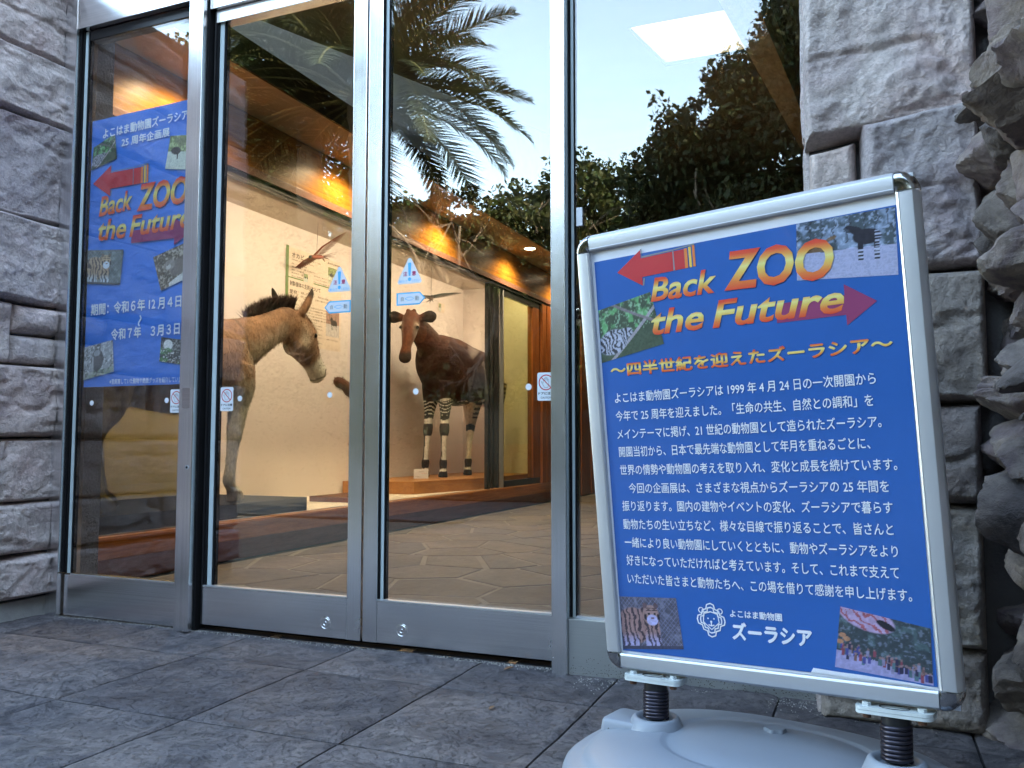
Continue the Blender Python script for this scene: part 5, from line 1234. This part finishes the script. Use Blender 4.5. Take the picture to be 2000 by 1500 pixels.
text('▲若いころのオカピ', T, 3.90, 1.545, 4.08, .014, M_lbr, tp, z=.0016)
cw = thing('wall_card', 'small cream label card with a picture pinned over the text panel', 'label card', (-4.37, 3.6, 2.0))
card('card_sheet', [(3.55, 2.00), (3.69, 2.00), (3.69, 2.09), (3.55, 2.09)], T, .006, M_paper, cw, th=.003)
photo('herd', [(3.555, 2.075), (3.61, 2.075), (3.61, 2.005), (3.555, 2.005)], T, .0065, cw, 23, W=14, H=14)
cw = thing('wall_card', 'small cream card with a dark picture on the case wall behind the okapi', 'label card', (-4.37, 6.08, 2.12))
card('card_sheet', [(6.01, 2.10), (6.16, 2.10), (6.16, 2.205), (6.01, 2.205)], T, .004, M_paper, cw, th=.003)
photo('herd', [(6.02, 2.195), (6.08, 2.195), (6.08, 2.11), (6.02, 2.11)], T, .0045, cw, 24, W=14, H=14)
nc = thing('name_card', 'white name card standing on the okapi plinth beside its front hoof', 'label card', (-3.95, 4.87, .301))
nd = Vector((.126, .054, 0)).normalized(); nn = Vector((nd.y, -nd.x, 0))
Nf = lambda a, b, h=0: Vector((-4.017, 4.846, .301))+nd*a+Vector((0, 0, b))+nn*h
card('card_sheet', [(0, 0), (.140, 0), (.140, .092), (0, .092)], Nf, .001, M_lw, nc, th=.003)
text('オカピの剥製について', Nf, .012, .014, .072, .010, M_gr, nc, z=.0014); text('くわしくはこちら', Nf, .076, .046, .125, .008, M_orange, nc, z=.0014); text('展示資料', Nf, .048, .062, .095, .008, M_gr, nc, z=.0014)

# ------------------------------------------------------------------ trees behind the camera (seen mirrored in the glass)
def leaf_mat(name, c1, c2, sheen=.3):
    m, n, l, p = mat(name); a = n.new('ShaderNodeVertexColor'); a.layer_name = 'Col'; l.new(a.outputs[0], p.inputs['Base Color'])
    p.inputs['Roughness'].default_value = .6; p.inputs['Specular IOR Level'].default_value = .25
    tr = n.new('ShaderNodeBsdfTranslucent'); l.new(a.outputs[0], tr.inputs[0]); mx = n.new('ShaderNodeMixShader'); mx.inputs[0].default_value = .25
    l.new(p.outputs[0], mx.inputs[1]); l.new(tr.outputs[0], mx.inputs[2]); l.new(mx.outputs[0], n['Material Output'].inputs[0]); return m
M_leaf = leaf_mat('evergreen leaves', 0, 0); M_frond = leaf_mat('palm leaflets', 0, 0)
M_bark = simple('grey brown bark', (.13, .10, .075), .9, var=.35, sc=9, bd=.012, bs=14)
M_palmbark = simple('pale palm trunk', (.13, .11, .085), .9, var=.35, sc=12, bd=.02, bs=9)
def leaf_cloud(blobs, n, size, seed, base=(.045, .075, .022)):
    rs = np.random.RandomState(seed); wts = np.array([b[3]*b[4]*b[5] for b in blobs])**.67; wts /= wts.sum()
    k = rs.choice(len(blobs), n, p=wts); b = np.array(blobs)[k]
    d = rs.normal(size=(n, 3)); d /= np.linalg.norm(d, axis=1)[:, None]; r = rs.uniform(.35, 1.0, n)**.5
    lump = 1+.35*fbm(d*2.2+k[:, None]*3.1, 3, seed)
    P = b[:, :3]+d*b[:, 3:6]*(r*lump)[:, None]
    keep = fbm(P*1.6, 3, seed+4) > -.22; P = P[keep]; n = len(P)
    a = rs.normal(size=(n, 3)); a[:, 2] -= .6; a /= np.linalg.norm(a, axis=1)[:, None]
    q = np.cross(a, rs.normal(size=(n, 3))); q /= np.linalg.norm(q, axis=1)[:, None]
    L = size*rs.uniform(.6, 1.3, n)[:, None]; W = L*.30
    V = np.stack([P, P+a*L*.45+q*W, P+a*L, P+a*L*.45-q*W], 1).reshape(-1, 3)
    F = np.arange(4*n).reshape(-1, 4)
    c = np.array(base)*.6*(rs.uniform(.6, 1.5, n)[:, None])*np.array([1, 1, 1]); c[:, 0] *= rs.uniform(.8, 1.5, n)
    return V, F, np.repeat(c, 4, 0)
def branch(g, p, d, L, r, depth, rs, tips):
    pts = [p]; q = p.copy(); dd = d.copy()
    for i in range(4):
        dd = (dd+Vector(rs.normal(size=3))*.16).normalized(); q = q+dd*L/4; pts.append(q.copy())
    g.tube(pts, [r*(1-.14*i) for i in range(5)], 6)
    if depth == 0: tips.append(q); return
    for k in range(rs.randint(2, 4)):
        nd_ = (dd+Vector(rs.normal(size=3))*.55).normalized(); branch(g, pts[rs.randint(2, 5)], nd_, L*rs.uniform(.55, .8), r*.55, depth-1, rs, tips)
def tree(name, label, base, h, blobs, nleaf, size, seed, cat='tree', leafbase=(.045, .075, .022), depth=3):
    t = thing(name, label, cat, base, 'trees mirrored in the glass'); rs = np.random.RandomState(seed); g = G(); tips = []
    b = Vector(base); g.tube([b+Vector((0, 0, -.2)), b+Vector((.05, 0, h*.2)), b+Vector((-.05, .1, h*.4))], [h*.035, h*.028, h*.022], 10)
    for k in range(5): branch(g, b+Vector((-.05, .1, h*rs.uniform(.3, .4))), Vector((rs.normal()*.6, rs.normal()*.6, 1)).normalized(), h*.26, h*.014, depth, rs, tips)
    g.mk('trunk', M_bark, t, smooth=True)
    V, F, Cc = leaf_cloud(blobs, nleaf, size, seed, leafbase)
    mk('crown', V, F, M_leaf, t, cols=Cc)
    return t
# big evergreen right of centre
bx_, by_ = -1.0, -8.4
tree('evergreen_tree', 'tall dense evergreen tree behind the viewer, seen mirrored in the right pane', (bx_, by_, 0), 4.4,
     [(-1.65, -8.3, 4.55, .75, .9, .80), (-.9, -8.6, 5.0, .9, 1.0, .85), (-2.0, -8.3, 3.95, .75, .9, .75), (-.2, -8.5, 5.6, 1.1, 1.1, 1.1), (.9, -8.6, 5.0, 1.3, 1.1, 1.3), (-.7, -8.3, 4.1, 1.2, 1.0, .9), (-1.9, -8.5, 3.35, .9, .8, .55), (-1.0, -8.0, 3.3, 1.0, .8, .6), (.4, -8.2, 3.7, 1.2, .9, .8), (-.2, -8.2, 2.9, 1.3, .8, .5)], 120000, .085, 3, leafbase=(.035, .055, .018))
tree('evergreen_tree', 'lower evergreen tree farther back, mirrored beside the right door post', (-5.0, -14.5, 0), 7.0,
     [(-5.4, -14, 5.6, 1.1, 1.0, 1.0), (-4.4, -14.2, 5.3, 1.1, 1.0, .9), (-6.6, -14.4, 5.2, 1.3, 1.0, 1.0), (-3.3, -14.2, 4.9, 1.2, 1.0, .9), (-2.0, -14.4, 4.9, 1.3, 1.0, 1.1), (-5.8, -14.2, 4.1, 1.6, 1.0, .7), (-4.0, -14.2, 4.0, 1.5, 1.0, .7)], 30000, .13, 5)
tree('pine_tree', 'open branched pine with sky showing between its boughs, mirrored in the right sliding door', (-6.6, -11.8, 0), 6.6,
     [(-6.9, -12, 5.0, 1.3, 1.1, .35), (-5.5, -12.2, 4.6, 1.1, 1.1, .3), (-6.2, -12, 4.1, 1.2, 1.0, .28), (-7.8, -12, 4.2, 1.0, 1.0, .3), (-5.0, -12.1, 3.8, .9, 1.0, .25), (-6.6, -12, 3.3, 1.2, 1.0, .22)], 12000, .12, 7, leafbase=(.05, .07, .02), depth=4)
tree('evergreen_tree', 'dark evergreen far back on the left, mirrored in the left sliding door', (-13.5, -14.0, 0), 10.5,
     [(-13.5, -14, 9.0, 2.0, 1.6, 1.7), (-12.2, -14.5, 7.4, 1.7, 1.5, 1.6), (-15.5, -14, 8.6, 2.2, 1.6, 2.0), (-12.6, -14, 5.4, 2.2, 1.6, 1.6), (-16.5, -14, 5.6, 2.4, 1.6, 2.0), (-14.2, -14, 7.0, 2.4, 1.6, 2.0), (-14.2, -14, 3.6, 2.6, 1.6, 1.6)], 80000, .15, 9)
tree('evergreen_tree', 'broad dark evergreen left of the pine, mirrored low in the right sliding door', (-10.2, -16.5, 0), 7.0,
     [(-10.6, -16.5, 5.6, 1.9, 1.3, 1.3), (-9.2, -16.3, 5.0, 1.6, 1.3, 1.2), (-11.4, -16.5, 3.9, 1.9, 1.3, 1.4), (-9.4, -16.4, 3.4, 1.8, 1.3, 1.3), (-7.9, -16.4, 4.6, 1.3, 1.2, 1.1), (-7.6, -16.4, 3.0, 1.5, 1.2, 1.2), (-10.5, -16.4, 2.2, 2.4, 1.3, 1.2)], 70000, .15, 19)
# hedges and a wood behind everything
hl = []; nx_h = 60
for i in range(nx_h+1):
    x_ = -60+100*i/nx_h; hh_ = 4.9+.8*float(fbm([[x_*.25, 0, 3]], 3, 2)[0])+7*float(sstep(-19, -27, x_))
    hl += [(x_, -19.5, -.1), (x_, -21.5, hh_*.75), (x_, -24, hh_), (x_, -34, hh_*.9), (x_, -40, -.1)]
mk('dark_backing_ridge', hl, grid_faces(nx_h+1, 5), simple('dark undergrowth', (.022, .026, .012), .95, var=.5, sc=2, bd=.1, bs=3), kind='structure', smooth=True)  # dark ridge added behind the trees to block low sky in the reflections
V, F, Cc = leaf_cloud([(-28+2.4*i, -20.4+.8*math.sin(i*1.7), 2.4+.9*math.sin(i*1.3), 2.2, 1.2, 2.4+.5*math.sin(i*2.3)) for i in range(20)], 70000, .22, 12, (.03, .045, .016))
mk('wood', V, F, M_leaf, None, cols=Cc, kind='stuff', label='dark mass of trees far behind the viewer')
hg = thing('hedge', 'clipped dark hedge at the far side of the forecourt behind the viewer', 'hedge', (-6, -17, 0))
V, F, Cc = leaf_cloud([(-18+1.2*i, -16.5, .9, .9, .5, 1.0) for i in range(22)], 26000, .12, 14, (.03, .05, .016)); mk('foliage', V, F, M_leaf, hg, cols=Cc)
G().box(-18.5, 7.5, -16.8, -16.2, 0, 1.35).mk('inner_wood', simple('dark twigs', (.02, .02, .012), .95), hg)
hg = thing('hedge', 'low dark hedge added in the forecourt behind the viewer to darken the reflected ground', 'hedge', (-5, -6.6, 0))  # added hedge: hides the sunlit forecourt from the door glass
V, F, Cc = leaf_cloud([(-11+.7*i, -6.6, .62, .55, .38, .72) for i in range(20)], 60000, .06, 15, (.022, .036, .012)); mk('foliage', V, F, M_leaf, hg, cols=Cc)
G().box(-11.3, 2.5, -6.8, -6.4, 0, 1.0).mk('inner_wood', bpy.data.materials['dark twigs'], hg)
# palms
def frond_mesh(L, arch, seed):
    rs = np.random.RandomState(seed); V = []; F = []; Cc = []; ra = []
    n = 74
    for i in range(n+1):
        t = i/n; ra.append(Vector((L*(t-.18*t*t*arch), 0, L*(.42*t-.62*arch*t*t))))
    g = G(); g.tube(ra[::6]+[ra[-1]], [.022*(1-.85*k/13) for k in range(len(ra[::6])+1)], 5); V = [Vector(v) for v in g.V]; F = list(g.F); Cc = [(.20, .20, .09)]*len(V)
    for i in range(7, n+1):
        t = i/n; d = (ra[min(i+1, n)]-ra[max(i-1, 0)]).normalized(); ll = L*.20*math.sin(math.pi*min(1, .12+t*.86))**.55
        for sg_ in (1, -1):
            sd_ = Vector((0, sg_, 0)); up_ = d.cross(sd_)*(-sg_)*-1; up_ = Vector((-d.z, 0, d.x))
            dr = (d*.62+sd_*.72+up_*(.32-.15*t)+Vector(rs.normal(size=3))*.06).normalized()
            w_ = Vector((d.x, 0, d.z))*.014; b = len(V); p = ra[i]; lc = ll*rs.uniform(.85, 1.1)
            V += [p-w_, p+w_, p+dr*lc*.55+w_*.9+Vector((0, 0, -.03*lc)), p+dr*lc*.55-w_*.9+Vector((0, 0, -.03*lc)), p+dr*lc+Vector((0, 0, -.14*lc))]
            F += [(b, b+1, b+2, b+3), (b+3, b+2, b+4)]; k_ = rs.uniform(.7, 1.35); Cc += [(.020*k_, .030*k_, .009*k_)]*5
    me = bpy.data.meshes.new('frond'); me.from_pydata([tuple(v) for v in V], [], F); me.materials.append(M_frond)
    a = me.color_attributes.new('Col', 'FLOAT_COLOR', 'POINT'); c = np.ones((len(V), 4)); c[:, :3] = Cc; a.data.foreach_set('color', c.ravel()); return me
FM = [frond_mesh(2.5, 1.0, 1), frond_mesh(2.7, .75, 2), frond_mesh(2.3, 1.25, 3), frond_mesh(2.6, .5, 4)]
def palm(label, base, h, seed, nf=44, sc=1.0, tr=.26):
    t = thing('palm_tree', label, 'palm tree', base, 'palms mirrored in the glass'); rs = np.random.RandomState(seed); g = G(); pts = []; rr2 = []
    for i in range(40): z_ = h*i/39; pts.append(Vector(base)+Vector((.12*math.sin(z_*.4), 0, z_))); rr2.append(tr*(1+.10*(i % 2)+.10*(i > 36)))
    g.tube(pts, rr2, 14); g.mk('trunk', M_palmbark, t, smooth=25)
    topp = Vector((.12*math.sin(h*.4), 0, h))
    for k in range(nf):
        el = rad(rs.uniform(-30, 68)); az = k*2.39996; o = bpy.data.objects.new('frond', FM[(0 if el > .5 else 2 if el > 0 else 1) if rs.rand() < .7 else 3]); C.objects.link(o); o.parent = t
        s_ = sc*rs.uniform(.85, 1.1); o.location = topp+Vector((math.cos(az)*.12, math.sin(az)*.12, 0)); o.rotation_euler = (0, -el*.9+rad(8), az); o.scale = (s_, s_, s_); o.rotation_mode = 'XYZ'
bank = mk('shade_bank', *(lambda: ((lambda n, m: ([(3.6+2.2*(j/m)+1.2*float(fbm([[i*.7, j*.9, 1]], 3, 2)[0]), 1.5-26*i/n, -.1+(6.3+2.6*float(sstep(2.5, 5, 26*i/n-1.5)))*(j/m)**.8) for i in range(n+1) for j in range(m+1)]+[(14, 1.5-26*i/n, 6.6+2.6*float(sstep(2.5, 5, 26*i/n-1.5))) for i in range(n+1) for j in range(m+1)], grid_faces(n+1, m+1)+[((m+1)*i+m, (m+1)*(i+1)+m, (n+1)*(m+1)+(m+1)*(i+1), (n+1)*(m+1)+(m+1)*i) for i in range(n)]))(34, 10)))(), M_rock, kind='structure')  # unseen bank added to keep the sun off the paving and forecourt
V, F, Cc = leaf_cloud([(5.5+1.5*math.sin(i*2.1), -.5-1.6*i, 6.4+2.6*float(sstep(2.5, 5, .5+1.6*i)), 1.6, 1.3, .8) for i in range(16)], 16000, .2, 31, (.03, .045, .016))
mk('ground_cover', V, F, M_leaf, None, cols=Cc, kind='stuff', label='shrubs along the top of the unseen bank added for shade')
tree('screen_bush', 'broad dark bush added in front of the palms to darken the reflection in the left sliding door', (-8.0, -8.2, 0), 3.0,  # added bush: keeps sunlit trunks and bright ground out of the glass
     [(-8.6, -8.3, 3.3, 1.2, .8, .9), (-7.4, -8.2, 2.9, 1.2, .8, .9), (-9.6, -8.4, 2.7, 1.1, .8, 1.0), (-8.4, -8.2, 1.9, 1.7, .8, 1.1), (-6.6, -8.2, 2.0, 1.1, .7, 1.0), (-7.6, -8.0, .9, 2.0, .8, .9), (-9.8, -8.3, 1.2, 1.4, .8, 1.1)], 80000, .10, 41, cat='bush', leafbase=(.020, .032, .011))
palm('large date palm whose arching fronds are mirrored in the right sliding door', (-8.0, -10.0, 0), 6.6, 3, nf=64, sc=1.32)
palm('taller slim palm whose trunk is mirrored in the left sliding door', (-9.6, -10.6, 0), 8.3, 8, nf=36, tr=.22)
